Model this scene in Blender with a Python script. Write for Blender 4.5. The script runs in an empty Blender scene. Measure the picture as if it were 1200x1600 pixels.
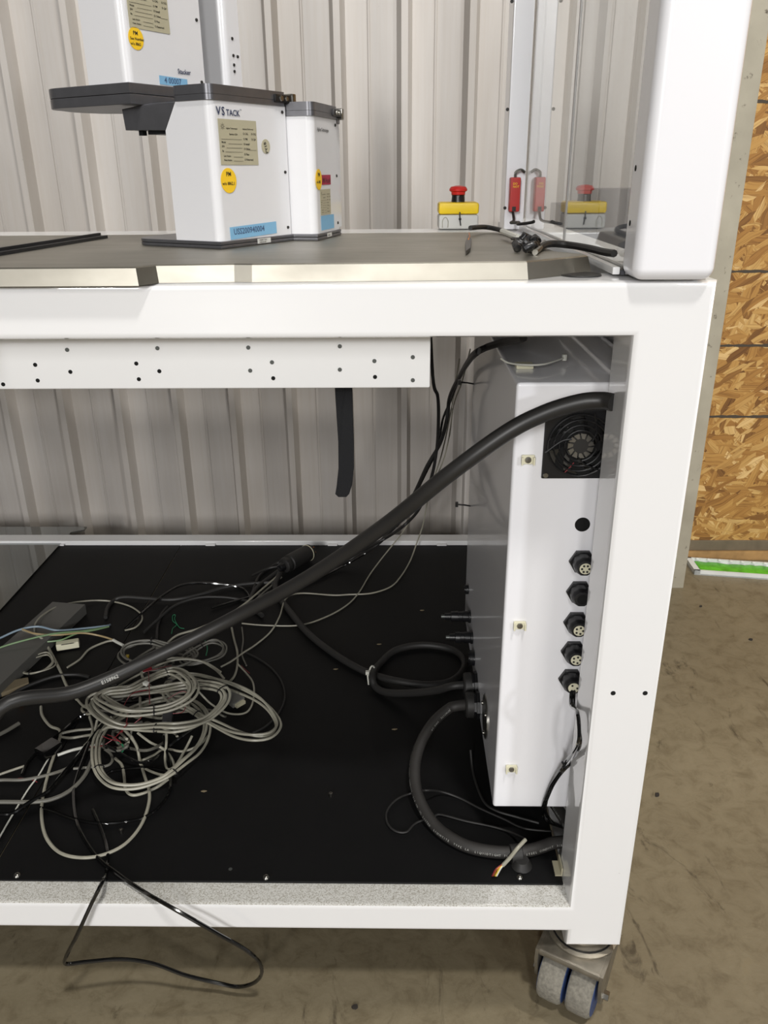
import bpy, bmesh, math, random
from mathutils import Vector, Matrix
random.seed(7)
S = bpy.context.scene
COL = S.collection

# ------------------------------------------------------------------ camera
FPX = 1265.0
PITCH, YAW, ROLL = math.radians(22.8), math.radians(1.15), math.radians(0.5)
CAM = Vector((0, -0.75, 1.029))
_fw = Vector((-math.sin(YAW)*math.cos(PITCH), math.cos(YAW)*math.cos(PITCH), -math.sin(PITCH)))
_r = Vector((math.cos(YAW), math.sin(YAW), 0)); _u = _r.cross(_fw)
_c, _s = math.cos(ROLL), math.sin(ROLL)
RT = _c*_r - _s*_u; UP = _s*_r + _c*_u
cd = bpy.data.cameras.new('camera'); cam = bpy.data.objects.new('camera', cd); COL.objects.link(cam)
cd.sensor_fit = 'VERTICAL'; cd.sensor_height = 32.0; cd.lens = FPX/1600*32.0; cd.clip_start = 0.02
cam.matrix_world = Matrix(((RT.x, UP.x, -_fw.x, CAM.x), (RT.y, UP.y, -_fw.y, CAM.y), (RT.z, UP.z, -_fw.z, CAM.z), (0, 0, 0, 1)))
S.camera = cam

def at(px, py, ax, v):
    """point where the sight line through a pixel meets the plane axis=v"""
    d = (px-600)/FPX*RT - (py-800)/FPX*UP + _fw
    i = 'XYZ'.index(ax)
    return CAM + d*((v-CAM[i])/d[i])

# ------------------------------------------------------------------ light
S.view_settings.view_transform = 'Standard'; S.view_settings.look = 'None'
S.view_settings.gamma = 1; S.view_settings.use_curve_mapping = False
S.view_settings.exposure = 0.06
w = bpy.data.worlds.new('world'); S.world = w; w.use_nodes = True
w.node_tree.nodes['Background'].inputs[0].default_value = (1.0, 0.99, 0.97, 1)
w.node_tree.nodes['Background'].inputs[1].default_value = 0.05

def area(name, loc, target, sx, sy, power, col=(1, 1, 1)):
    l = bpy.data.lights.new(name, 'AREA'); l.shape = 'RECTANGLE'; l.size = sx; l.size_y = sy
    l.energy = power; l.color = col
    o = bpy.data.objects.new(name, l); COL.objects.link(o); o.location = loc
    o.rotation_euler = (Vector(target)-Vector(loc)).to_track_quat('-Z', 'Y').to_euler()
    return o
area('ceiling_light_near', (0.35, -4.2, 3.2), (-0.1, 0.6, 0.8), 0.3, 0.9, 45, (1.0, 0.985, 0.96))
area('ceiling_light_middle', (-1.7, -7.0, 3.3), (-0.1, 0.6, 0.8), 0.4, 0.9, 140, (1.0, 0.985, 0.96))
area('ceiling_light_far', (-2.4, -11.0, 3.4), (-0.1, 0.6, 0.8), 0.8, 1.2, 270, (1.0, 0.985, 0.97))
area('ceiling_light_right', (3.4, -5.0, 2.3), (0.1, 0.3, 0.5), 0.35, 0.35, 75, (0.97, 0.98, 1.0))
area('ceiling_light_overhead', (2.4, 0.1, 4.0), (0.3, 0.0, 0.1), 0.2, 0.2, 50, (1.0, 0.94, 0.84))
area('ceiling_light_aisle', (0.7, -1.35, 4.3), (0.0, 0.0, 0.1), 0.3, 0.3, 75, (1.0, 0.97, 0.92))

# ------------------------------------------------------------------ materials
def srgb(c):
    f = lambda x: x/12.92 if x <= 0.04045 else ((x+0.055)/1.055)**2.4
    return tuple(f(x/255) for x in c) + (1,)
MATS = {}
def mat(name, col, rough=0.5, metal=0.0, coat=0.0, noise=0.0, nscale=20, bump=0.0, bscale=200, spec=0.5):
    m = bpy.data.materials.new(name); m.use_nodes = True; nt = m.node_tree; N = nt.nodes; L = nt.links
    b = N['Principled BSDF']; c = srgb(col)
    b.inputs['Base Color'].default_value = c; b.inputs['Roughness'].default_value = rough
    b.inputs['Metallic'].default_value = metal; b.inputs['Coat Weight'].default_value = coat
    b.inputs['Coat Roughness'].default_value = 0.06; b.inputs['Specular IOR Level'].default_value = spec
    tc = N.new('ShaderNodeTexCoord')
    if noise:
        n = N.new('ShaderNodeTexNoise'); n.inputs['Scale'].default_value = nscale; n.inputs['Detail'].default_value = 6
        L.new(tc.outputs['Object'], n.inputs['Vector'])
        r = N.new('ShaderNodeMapRange'); r.inputs[1].default_value = 0.3; r.inputs[2].default_value = 0.7
        r.inputs[3].default_value = 1-noise; r.inputs[4].default_value = 1+noise*0.5
        mx = N.new('ShaderNodeMix'); mx.data_type = 'RGBA'; mx.blend_type = 'MULTIPLY'; mx.inputs[0].default_value = 1
        mx.inputs[6].default_value = c; L.new(n.outputs['Fac'], r.inputs[0]); L.new(r.outputs[0], mx.inputs[7])
        L.new(mx.outputs[2], b.inputs['Base Color'])
    if bump:
        n2 = N.new('ShaderNodeTexNoise'); n2.inputs['Scale'].default_value = bscale; n2.inputs['Detail'].default_value = 3
        L.new(tc.outputs['Object'], n2.inputs['Vector'])
        bp = N.new('ShaderNodeBump'); bp.inputs['Strength'].default_value = bump; bp.inputs['Distance'].default_value = 0.001
        L.new(n2.outputs['Fac'], bp.inputs['Height']); L.new(bp.outputs[0], b.inputs['Normal'])
    MATS[name] = m
    return m
mat('white_paint', (238, 238, 238), 0.38, coat=0.5, bump=0.05, bscale=60)
mat('white_enamel', (240, 240, 244), 0.3, coat=0.6, bump=0.04, bscale=50)
mat('stacker_white', (224, 224, 227), 0.35, coat=0.5, bump=0.08, bscale=700)
mat('stacker_grey', (124, 124, 128), 0.36, metal=0.75, noise=0.08, nscale=60)
mat('dark_grey', (70, 71, 76), 0.5)
mat('black_laminate', (10, 10, 11), 0.6, noise=0.25, nscale=9, bump=0.1, bscale=900, spec=0.25)
mat('black_rubber', (38, 37, 36), 0.55, noise=0.1, nscale=30)
mat('hose_rubber', (38, 37, 36), 0.42, noise=0.1, nscale=25)
mat('conduit_rubber', (46, 44, 42), 0.6, noise=0.15, nscale=40)
mat('black_gloss', (12, 12, 12), 0.12, coat=0.6)
mat('black_plastic', (22, 22, 24), 0.35)
mat('dark_pan', (40, 38, 36), 0.6)
mat('strap_weave', (24, 25, 28), 0.9, bump=0.8, bscale=900)
mat('cable_grey', (158, 155, 140), 0.4, noise=0.12, nscale=60)
mat('cable_dark_grey', (105, 103, 95), 0.45)
mat('cable_pale_blue', (135, 155, 170), 0.4)
mat('cable_green', (120, 150, 105), 0.4)
mat('cable_tan', (170, 150, 110), 0.4)
mat('wire_red', (125, 30, 38), 0.4)
mat('wire_green', (40, 130, 90), 0.4)
mat('wire_yellow', (220, 190, 60), 0.4)
mat('wire_white', (215, 215, 205), 0.35)
mat('cream_plastic', (220, 216, 190), 0.45)
mat('steel', (150, 148, 142), 0.28, metal=1.0, noise=0.1, nscale=30)
mat('caster_steel', (150, 144, 132), 0.42, metal=0.8, noise=0.25, nscale=60)
mat('worn_tread', (128, 124, 114), 0.85, noise=0.3, nscale=250)
mat('caster_blue', (50, 72, 120), 0.5, noise=0.2, nscale=80)
mat('yellow_plastic', (240, 205, 25), 0.4)
mat('light_grey_plastic', (200, 200, 196), 0.5)
mat('red_plastic', (205, 40, 35), 0.4)
mat('red_paint', (185, 38, 32), 0.4)
mat('label_beige', (190, 184, 158), 0.5, metal=0.2)
mat('sticker_yellow', (245, 200, 40), 0.6)
mat('tape_blue', (128, 178, 212), 0.7)
mat('tape_red', (165, 40, 70), 0.6)
mat('ink_navy', (50, 60, 90), 0.6)
mat('ink_blue', (70, 95, 130), 0.6)
mat('ink_black', (35, 33, 30), 0.6)
mat('hole_black', (4, 4, 4), 0.9)
mat('screw_grey', (95, 98, 96), 0.4, metal=0.6)
mat('print_white', (170, 170, 165), 0.6)
mat('raceway_grey', (98, 97, 93), 0.55)
mat('brown_card', (120, 108, 85), 0.8)
mat('tray_white', (215, 218, 215), 0.5, noise=0.1)
mat('tray_green', (95, 185, 45), 0.35, noise=0.35, nscale=60)
mat('timber', (165, 130, 82), 0.8, noise=0.35, nscale=25)
mat('timber_dark', (110, 98, 80), 0.85, noise=0.25, nscale=20)
mat('marker_line', (70, 62, 52), 0.8)
mat('copper', (190, 120, 60), 0.35, metal=0.8)
mat('debris', (45, 40, 36), 0.9)

def nt_of(name, rough=0.5):
    m = bpy.data.materials.new(name); m.use_nodes = True; MATS[name] = m
    b = m.node_tree.nodes['Principled BSDF']; b.inputs['Roughness'].default_value = rough
    return m.node_tree, b
def ramp(nt, fac, stops):
    r = nt.nodes.new('ShaderNodeValToRGB'); e = r.color_ramp.elements
    while len(e) < len(stops): e.new(0.5)
    for k, (p, c) in enumerate(stops): e[k].position = p; e[k].color = srgb(c)
    nt.links.new(fac, r.inputs[0]); return r.outputs[0]
def noise(nt, vec, scale, detail=5, dist=0.0, rough=0.55):
    n = nt.nodes.new('ShaderNodeTexNoise'); n.inputs['Scale'].default_value = scale; n.inputs['Detail'].default_value = detail
    n.inputs['Distortion'].default_value = dist; n.inputs['Roughness'].default_value = rough
    nt.links.new(vec, n.inputs['Vector']); return n.outputs['Fac']
def mapping(nt, scale, rot=(0, 0, 0), vec=None):
    if vec is None:
        vec = nt.nodes.new('ShaderNodeTexCoord').outputs['Object']
    m = nt.nodes.new('ShaderNodeMapping'); m.inputs['Scale'].default_value = scale; m.inputs['Rotation'].default_value = rot
    nt.links.new(vec, m.inputs['Vector']); return m.outputs[0]
def mult(nt, a, b, fac=1.0, mode='MULTIPLY'):
    x = nt.nodes.new('ShaderNodeMix'); x.data_type = 'RGBA'; x.blend_type = mode
    if isinstance(fac, float): x.inputs[0].default_value = fac
    else: nt.links.new(fac, x.inputs[0])
    for sock, v in ((6, a), (7, b)):
        if isinstance(v, tuple): x.inputs[sock].default_value = v
        else: nt.links.new(v, x.inputs[sock])
    return x.outputs[2]
def bumpn(nt, b, h, strength, dist):
    bp = nt.nodes.new('ShaderNodeBump'); bp.inputs['Strength'].default_value = strength; bp.inputs['Distance'].default_value = dist
    nt.links.new(h, bp.inputs['Height']); nt.links.new(bp.outputs[0], b.inputs['Normal'])

# concrete floor
nt, b = nt_of('concrete', 0.55)
v = mapping(nt, (1, 1, 1))
c1 = ramp(nt, noise(nt, v, 1.6, 6, 0.3), [(0.3, (116, 106, 85)), (0.5, (125, 115, 93)), (0.7, (134, 124, 102))])
c2 = ramp(nt, noise(nt, v, 26, 9, 0.6, 0.72), [(0.3, (205, 200, 192)), (0.5, (246, 245, 243)), (0.62, (255, 255, 255)), (0.75, (255, 252, 244))])
c3 = ramp(nt, noise(nt, mapping(nt, (1.2, 0.35, 1), (0, 0, 0.3)), 14, 9, 1.2, 0.7), [(0.32, (120, 110, 100)), (0.40, (255, 255, 255))])
L_ = mult(nt, mult(nt, c1, c2), c3, 0.7)
nt.links.new(L_, b.inputs['Base Color']); bumpn(nt, b, noise(nt, v, 60, 8), 0.25, 0.003)
# corrugated sheet, dusty off-white
nt, b = nt_of('wall_sheet', 0.4)
c1 = ramp(nt, noise(nt, mapping(nt, (3, 1, 0.5)), 2.5, 5, 0.3), [(0.3, (178, 172, 166)), (0.65, (194, 189, 184))])
c2 = ramp(nt, noise(nt, mapping(nt, (1, 1, 1)), 60, 6, 0, 0.7), [(0.25, (150, 142, 130)), (0.31, (255, 255, 255))])
c3 = ramp(nt, noise(nt, mapping(nt, (40, 1, 1.2)), 3, 3), [(0.3, (250, 248, 245)), (0.6, (255, 255, 255))])
nt.links.new(mult(nt, mult(nt, c1, c2, 0.4), c3, 0.8), b.inputs['Base Color'])
bumpn(nt, b, noise(nt, mapping(nt, (3, 1, 0.8)), 2, 2), 0.25, 0.01)
# stainless
nt, b = nt_of('stainless', 0.33)
b.inputs['Metallic'].default_value = 1.0
c1 = ramp(nt, noise(nt, mapping(nt, (2, 2, 2)), 4, 6), [(0.3, (144, 140, 130)), (0.7, (170, 166, 156))])
nt.links.new(c1, b.inputs['Base Color'])
rr = nt.nodes.new('ShaderNodeMapRange'); rr.inputs[3].default_value = 0.34; rr.inputs[4].default_value = 0.56
nt.links.new(noise(nt, mapping(nt, (3, 40, 3)), 3, 5), rr.inputs[0]); nt.links.new(rr.outputs[0], b.inputs['Roughness'])
# rail paint with dust speckle
nt, b = nt_of('dusty_white', 0.4)
v = mapping(nt, (1, 1, 1))
sp = ramp(nt, noise(nt, v, 620, 4, 0, 0.8), [(0.36, (150, 143, 126)), (0.54, (232, 231, 226))])
geo = nt.nodes.new('ShaderNodeNewGeometry'); sx = nt.nodes.new('ShaderNodeSeparateXYZ'); nt.links.new(geo.outputs['Normal'], sx.inputs[0])
gt = nt.nodes.new('ShaderNodeMath'); gt.operation = 'GREATER_THAN'; gt.inputs[1].default_value = 0.9; nt.links.new(sx.outputs[2], gt.inputs[0])
tcg = nt.nodes.new('ShaderNodeTexCoord'); sz = nt.nodes.new('ShaderNodeSeparateXYZ'); nt.links.new(geo.outputs['Position'], sz.inputs[0])
lt = nt.nodes.new('ShaderNodeMath'); lt.operation = 'LESS_THAN'; lt.inputs[1].default_value = 0.3; nt.links.new(sz.outputs[2], lt.inputs[0])
mm = nt.nodes.new('ShaderNodeMath'); mm.operation = 'MULTIPLY'; nt.links.new(gt.outputs[0], mm.inputs[0]); nt.links.new(lt.outputs[0], mm.inputs[1])
scuff = ramp(nt, noise(nt, mapping(nt, (0.6, 1, 1.6)), 60, 5, 0.5, 0.7), [(0.22, (110, 100, 90)), (0.27, (242, 242, 243))])
nt.links.new(mult(nt, scuff, sp, mm.outputs[0], 'MIX'), b.inputs['Base Color'])
b.inputs['Coat Weight'].default_value = 1.0; b.inputs['Coat Roughness'].default_value = 0.03; b.inputs['Coat IOR'].default_value = 1.85
bumpn(nt, b, noise(nt, v, 35, 2), 0.04, 0.001)
# oriented strand board
nt, b = nt_of('strand_board', 0.7)
base = nt.nodes.new('ShaderNodeTexCoord').outputs['Object']
col_ = (0.42, 0.26, 0.10, 1); hgt = None
nzw = nt.nodes.new('ShaderNodeTexNoise'); nzw.inputs['Scale'].default_value = 9; nt.links.new(base, nzw.inputs['Vector'])
wv = nt.nodes.new('ShaderNodeVectorMath'); wv.operation = 'MULTIPLY_ADD'; wv.inputs[1].default_value = (0.03, 0.0, 0.03)
nt.links.new(nzw.outputs['Color'], wv.inputs[0]); nt.links.new(base, wv.inputs[2])
random.seed(4)
for li_, (ang_, sc_) in enumerate(((0.3, 15), (1.9, 13), (1.1, 17), (2.6, 15), (0.8, 20), (-0.25, 16), (1.5, 22), (2.2, 19))):
    mp = mapping(nt, (sc_*3.6, 2.0, sc_*0.9), vec=mapping(nt, (1, 1, 1), (0, ang_, 0), vec=wv.outputs[0]))
    of = nt.nodes.new('ShaderNodeVectorMath'); of.operation = 'ADD'; of.inputs[1].default_value = (li_*7.3, li_*3.1, li_*5.7); nt.links.new(mp, of.inputs[0])
    vo = nt.nodes.new('ShaderNodeTexVoronoi'); vo.inputs['Scale'].default_value = 1.0; nt.links.new(of.outputs[0], vo.inputs['Vector'])
    sep = nt.nodes.new('ShaderNodeSeparateColor'); nt.links.new(vo.outputs['Color'], sep.inputs[0])
    gt = nt.nodes.new('ShaderNodeMath'); gt.operation = 'GREATER_THAN'; gt.inputs[1].default_value = 0.0 if li_ == 0 else 0.62; nt.links.new(sep.outputs[0], gt.inputs[0])
    gr = noise(nt, mapping(nt, (4.5, 1, 0.45), vec=of.outputs[0]), 1.3, 3)
    tone = ramp(nt, sep.outputs[1], [(0.0, (120, 82, 38)), (0.25, (160, 116, 58)), (0.6, (184, 142, 78)), (0.88, (202, 166, 104)), (1.0, (222, 190, 134))])
    grc = ramp(nt, gr, [(0.3, (165, 140, 108)), (0.5, (245, 238, 225)), (0.7, (255, 253, 248))])
    tone = mult(nt, tone, grc, 0.8)
    col_ = mult(nt, col_, tone, gt.outputs[0], 'MIX')
    if hgt is None: hgt = sep.outputs[2]
    else:
        mh = nt.nodes.new('ShaderNodeMix'); nt.links.new(gt.outputs[0], mh.inputs[0]); nt.links.new(hgt, mh.inputs[2]); nt.links.new(sep.outputs[2], mh.inputs[3]); hgt = mh.outputs[0]
nt.links.new(col_, b.inputs['Base Color']); bumpn(nt, b, hgt, 0.5, 0.0015)
# grimy column paint
nt, b = nt_of('column_paint', 0.6)
c1 = ramp(nt, noise(nt, mapping(nt, (1, 1, 1)), 6, 5), [(0.3, (150, 144, 128)), (0.7, (176, 170, 153))])
c2 = ramp(nt, noise(nt, mapping(nt, (1, 1, 0.8)), 45, 6, 0.3, 0.7), [(0.30, (90, 74, 58)), (0.37, (255, 255, 255))])
nt.links.new(mult(nt, c1, c2, 0.85), b.inputs['Base Color'])
# clear acrylic
def clear(name, col, rough, ior=1.49, metal=0.0, trans=1.0):
    nt, b = nt_of(name, rough)
    b.inputs['Base Color'].default_value = srgb(col); b.inputs['Transmission Weight'].default_value = trans
    b.inputs['IOR'].default_value = ior; b.inputs['Metallic'].default_value = metal
    return b
clear('acrylic', (246, 248, 248), 0.0)
mat('joint_grey', (176, 174, 172), 0.25)
clear('acrylic_edge', (190, 192, 194), 0.12)
clear('mirror_sheet', (150, 153, 152), 0.04, metal=1.0, trans=0.0)

# ------------------------------------------------------------------ builders
ORG = {}
def empty(name, loc, label, cat, group=None, rz=0.0):
    o = bpy.data.objects.new(name, None); COL.objects.link(o); o.location = loc; o.rotation_euler.z = rz
    o.empty_display_size = 0.05
    o['label'] = label; o['category'] = cat
    if group: o['group'] = group
    ORG[o.name] = Vector(loc); return o
def tag(o, label, cat, group=None):
    o['label'] = label; o['category'] = cat
    if group: o['group'] = group
    return o
def mk(name, bm, m, parent=None, smooth=False, local=False, origin=None):
    """link a bmesh as one mesh object; world coordinates unless local"""
    if parent is not None and not local: off = ORG[parent.name]
    elif origin is not None: off = Vector(origin)
    else: off = Vector((0, 0, 0))
    if off.length: bmesh.ops.translate(bm, verts=bm.verts, vec=-off)
    bmesh.ops.recalc_face_normals(bm, faces=bm.faces)
    me = bpy.data.meshes.new(name); bm.to_mesh(me); bm.free()
    for mm_ in (m if isinstance(m, (list, tuple)) else [m]): me.materials.append(MATS[mm_])
    if smooth:
        for p in me.polygons: p.use_smooth = True
        me.set_sharp_from_angle(angle=math.radians(38))
    o = bpy.data.objects.new(name, me); COL.objects.link(o)
    if smooth and len(me.polygons) < 400:
        wn = o.modifiers.new('weighted_normal', 'WEIGHTED_NORMAL'); wn.keep_sharp = True; wn.weight = 100
    if parent is not None: o.parent = parent; ORG[o.name] = ORG[parent.name]
    else:
        o.location = off; ORG[o.name] = off
    return o
def add_box(bm, x0, x1, y0, y1, z0, z1, bev=0.0, seg=2, M=None):
    r = bmesh.ops.create_cube(bm, size=1.0)
    vs = r['verts']
    for v in vs:
        v.co = Vector(((x0+x1)/2+v.co.x*(x1-x0), (y0+y1)/2+v.co.y*(y1-y0), (z0+z1)/2+v.co.z*(z1-z0)))
    if bev:
        es = list({e for v in vs for e in v.link_edges})
        res = bmesh.ops.bevel(bm, geom=es, offset=bev, segments=seg, affect='EDGES', profile=0.5)
        vs = list({v for f in res['faces'] for v in f.verts} | {v for v in vs if v.is_valid})
    if M is not None:
        for v in vs: v.co = M @ v.co
    return bm
def box(name, x0, x1, y0, y1, z0, z1, m, parent=None, bev=0.0, seg=2, **k):
    return mk(name, add_box(bmesh.new(), x0, x1, y0, y1, z0, z1, bev, seg), m, parent, smooth=bev > 0, **k)
def basis(a):
    a = Vector(a).normalized(); t = Vector((0, 0, 1)) if abs(a.z) < 0.9 else Vector((1, 0, 0))
    x = t.cross(a).normalized(); return x, a.cross(x), a
def add_lathe(bm, p, axis, prof, seg=24):
    """prof: list of (distance along axis, radius)"""
    x, y, a = basis(axis); p = Vector(p); rings = []
    for d, r in prof:
        rings.append([bm.verts.new(p+a*d+(x*math.cos(2*math.pi*k/seg)+y*math.sin(2*math.pi*k/seg))*max(r, 1e-5)) for k in range(seg)])
    for i in range(len(rings)-1):
        for k in range(seg):
            bm.faces.new((rings[i][k], rings[i][(k+1) % seg], rings[i+1][(k+1) % seg], rings[i+1][k]))
    bm.faces.new(rings[0][::-1]); bm.faces.new(rings[-1]); return bm
def lathe(name, p, axis, prof, m, parent=None, seg=24, smooth=True, **k):
    return mk(name, add_lathe(bmesh.new(), p, axis, prof, seg), m, parent, smooth=smooth, **k)
def add_prism(bm, pts, vec, bev=0.0, seg=2):
    """polygon pts (3D) pushed along vec"""
    vec = Vector(vec)
    a = [bm.verts.new(Vector(p)) for p in pts]; b_ = [bm.verts.new(Vector(p)+vec) for p in pts]
    n = len(pts); f1 = bm.faces.new(a); f2 = bm.faces.new(b_[::-1]); sides = []
    for i in range(n): sides.append(bm.faces.new((a[i], b_[i], b_[(i+1) % n], a[(i+1) % n])))
    bmesh.ops.recalc_face_normals(bm, faces=[f1, f2]+sides)
    if bev:
        bmesh.ops.bevel(bm, geom=list({e for f in (f1, f2) for e in f.edges}), offset=bev, segments=seg, affect='EDGES', profile=0.5)
    return bm
def prism(name, pts, vec, m, parent=None, bev=0.0, smooth=False, **k):
    return mk(name, add_prism(bmesh.new(), pts, vec, bev), m, parent, smooth=smooth or bev > 0, **k)
def spline(pts, per=7, closed=False):
    P = [Vector(p) for p in pts]; out = []; n = len(P)
    if n < 3 and not closed: return [P[0].lerp(P[-1], i/6) for i in range(7)]
    g = (lambda i: P[i % n]) if closed else (lambda i: P[max(0, min(n-1, i))])
    for i in range(n if closed else n-1):
        p0, p1, p2, p3 = g(i-1), g(i), g(i+1), g(i+2)
        for k in range(per):
            t = k/per; t2 = t*t; t3 = t2*t
            out.append(0.5*((2*p1)+(p2-p0)*t+(2*p0-5*p1+4*p2-p3)*t2+(3*p1-p0-3*p2+p3)*t3))
    if not closed: out.append(P[-1])
    return out
def frames(pts, closed):
    n = len(pts); T = []
    for i in range(n):
        a = pts[(i-1) % n] if closed or i else pts[0]; c = pts[(i+1) % n] if closed or i < n-1 else pts[-1]
        t = c-a; T.append(t.normalized() if t.length > 1e-9 else Vector((1, 0, 0)))
    out = []
    for t in T:
        s = t.cross(Vector((0, 0, 1)))
        if s.length < 0.15: s = t.cross(Vector((0, 1, 0)))
        if out and s.dot(out[-1][0]) < 0: s = -s
        s.normalize(); out.append((s, s.cross(t)))
    return out
def add_tube(bm, pts, r, sides=8, closed=False, offs=None):
    fr = frames(pts, closed); rings = []
    for i, p in enumerate(pts):
        s, u = fr[i]; rr_ = r(i/(len(pts)-1)) if callable(r) else r
        c = p + (s*offs[i][0]+u*offs[i][1] if offs else Vector((0, 0, 0)))
        rings.append([bm.verts.new(c+(s*math.cos(2*math.pi*k/sides)+u*math.sin(2*math.pi*k/sides))*rr_) for k in range(sides)])
    m_ = len(rings)
    for i in range(m_ if closed else m_-1):
        A, B = rings[i], rings[(i+1) % m_]
        for k in range(sides): bm.faces.new((A[k], A[(k+1) % sides], B[(k+1) % sides], B[k]))
    if not closed: bm.faces.new(rings[0][::-1]); bm.faces.new(rings[-1])
    return bm
def tube(name, pts, r, m, parent=None, sides=8, closed=False, per=7, **k):
    return mk(name, add_tube(bmesh.new(), spline(pts, per, closed), r, sides, closed), m, parent, smooth=True, **k)
def text(name, s, size, org, xd, yd, m, parent, push=0.0006, align='LEFT'):
    cu = bpy.data.curves.new(name, 'FONT'); cu.body = s; cu.size = size; cu.align_x = align; cu.extrude = 0.0; cu.offset = size*0.018
    cu.resolution_u = 2
    t = bpy.data.objects.new(name, cu); COL.objects.link(t)
    me = bpy.data.meshes.new_from_object(t.evaluated_get(bpy.context.evaluated_depsgraph_get()))
    bpy.data.objects.remove(t)
    xd = Vector(xd).normalized(); yd = Vector(yd).normalized(); n = xd.cross(yd)
    off = ORG[parent.name] if parent is not None else Vector((0, 0, 0))
    for v in me.vertices: v.co = Vector(org)+xd*v.co.x+yd*v.co.y+n*push-off
    me.materials.clear(); me.materials.append(MATS[m])
    o = bpy.data.objects.new(name, me); COL.objects.link(o); o.parent = parent; ORG[o.name] = off
    return o
def struct(o): o['kind'] = 'structure'; return o

# ------------------------------------------------------------------ setting
struct(box('floor', -3.5, 3.5, -7.5, 1.46, -0.1, 0.0, 'concrete'))
prof = [(-3.4, 1.37)]
ph = -0.891+0.008
k = -17
x = ph+0.1524*k
while x < 3.2:
    prof += [(x-0.036, 1.37), (x-0.025, 1.335), (x-0.010, 1.335), (x, 1.37)]
    mid = x+0.053
    prof += [(mid-0.004, 1.37), (mid-0.001, 1.368), (mid+0.001, 1.368), (mid+0.004, 1.37)]
    x += 0.1524
prof = [p for p in prof if -3.4 <= p[0] <= 0.80] + [(0.80, 1.37), (0.80, 1.40), (-3.4, 1.40)]
struct(prism('wall_back', [(p[0], p[1], 0.0) for p in prof], (0, 0, 3.2), 'wall_sheet'))
struct(box('wall_right', 0.76, 3.4, 1.352, 1.40, 0.058, 3.2, 'strand_board'))
for n_, z in enumerate((0.42, 0.609, 0.793, 1.171)):
    bm = bmesh.new(); pts = []
    random.seed(30+n_)
    up = [(0.765+i*0.012, z+0.003+random.uniform(-.0012, .0016)) for i in range(110)]
    lo = [(0.765+i*0.012, z-0.003+random.uniform(-.0016, .0012)) for i in range(110)]
    prism_pts = [(p[0], 1.3518, p[1]) for p in up]+[(p[0], 1.3518, p[1]) for p in lo[::-1]]
    struct(mk('trim_%d' % (n_+4), add_prism(bm, prism_pts, (0, -0.0004, 0)), 'marker_line'))
struct(box('baseboard_right', 0.76, 3.4, 1.348, 1.40, 0.027, 0.058, 'timber_dark', bev=0.002))
struct(box('trim_1', 0.76, 3.4, 1.34, 1.40, 0.0, 0.0265, 'timber', bev=0.001))
bm = add_box(bmesh.new(), 0.700, 0.757, 1.172, 1.18, 0.0, 3.2, 0.0015)
add_box(bm, 0.722, 0.730, 1.18, 1.345, 0.0, 3.2)
struct(mk('trim_2', bm, 'column_paint', smooth=True))

# ------------------------------------------------------------------ workbench
wb = empty('workbench_frame', (-0.5, 0.035, 0.0), 'white painted steel bench frame on casters with black lower shelf', 'workbench')
XL = -1.42
out = [(XL, .887), (XL, .937), (.286, .937), (.286, .105), (.214, .105), (.214, .130), (XL, .130), (XL, .1733), (.214, .1733), (.214, .887)]
prism('front_frame', [(p[0], 0.0, p[1]) for p in out], (0, .07, 0), 'dusty_white', wb, bev=0.0065)
box('post', XL-.072, XL-.0005, 0, .07, .105, .937, 'white_paint', wb, .005)
box('post', .214, .286, 1.04, 1.11, .105, .93, 'white_paint', wb, .005)
box('post', XL-.072, XL, 1.04, 1.11, .105, .93, 'white_paint', wb, .005)
box('side_beam', .216, .286, .0705, 1.039, .887, .937, 'white_paint', wb, .004)
box('side_beam', XL-.072, XL-.002, .0705, 1.039, .887, .937, 'white_paint', wb, .004)
box('shade_pan', XL, .2155, .0705, 1.04, .8872, .8892, 'dark_pan', wb)  # unseen pan added to keep light out of the bay, dark against bounce
box('cross_beam', XL, .2155, .64, .74, .8895, .937, 'white_paint', wb, .004)
box('side_rail', .216, .284, .0705, 1.039, .130, .168, 'white_paint', wb, .004)
box('side_rail', XL-.07, XL-.002, .0705, 1.039, .130, .168, 'white_paint', wb, .004)
box('rear_rail', XL, .2135, 1.068, 1.108, .135, .187, 'white_paint', wb, .003)
box('added_baffle', .2865, .2885, .071, 1.039, .169, .8865, 'white_paint', wb)  # unseen sheet added to block light entering from the right
# black shelf boards
box('shelf_board', -.5415, .2125, .034, 1.066, .1735, .1765, 'black_laminate', wb, .0006, 1)
box('shelf_board', -1.41, -.5435, .034, 1.066, .1735, .1765, 'black_laminate', wb, .0006, 1)
def screw(p, ax, r=0.0045, parent=wb, m='steel', name='screw'):
    return lathe(name, p, ax, [(0, r), (r*.35, r*.92), (r*.7, r*.55), (r*.75, r*.2), (r*.45, r*.18)], m, parent, 14)
for px, py in ((27, 1368), (416, 1371), (812, 1371)):
    p = at(px, py, 'Z', .1766); screw(p, (0, 0, 1), 0.0048)
for px, py in ((190, 1297), (517, 1240)):
    p = at(px, py+4, 'Z', .1766)
    lathe('stud', p, (0, 0, 1), [(0, .0028), (.006, .0028), (.006, .0018), (.004, .0016)], 'steel', wb, 10)
p = at(360, 1358, 'Z', .1766); lathe('hole', p, (0, 0, 1), [(0, .0026), (.0002, .0026)], 'screw_grey', wb, 12)
for px, py in ((958, 1083), (1008, 1083)):
    lathe('hole', at(px, py, 'Y', 0.0), (0, -1, 0), [(-.001, .0028), (.0003, .0028)], 'hole_black', wb, 14)
for px in (95, 330, 520, 690):
    p = at(px, 856, 'Y', 1.067); box('rail_tab', p.x-.012, p.x+.012, 1.060, 1.0675, .1767, .181, 'white_paint', wb, .001)
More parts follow.
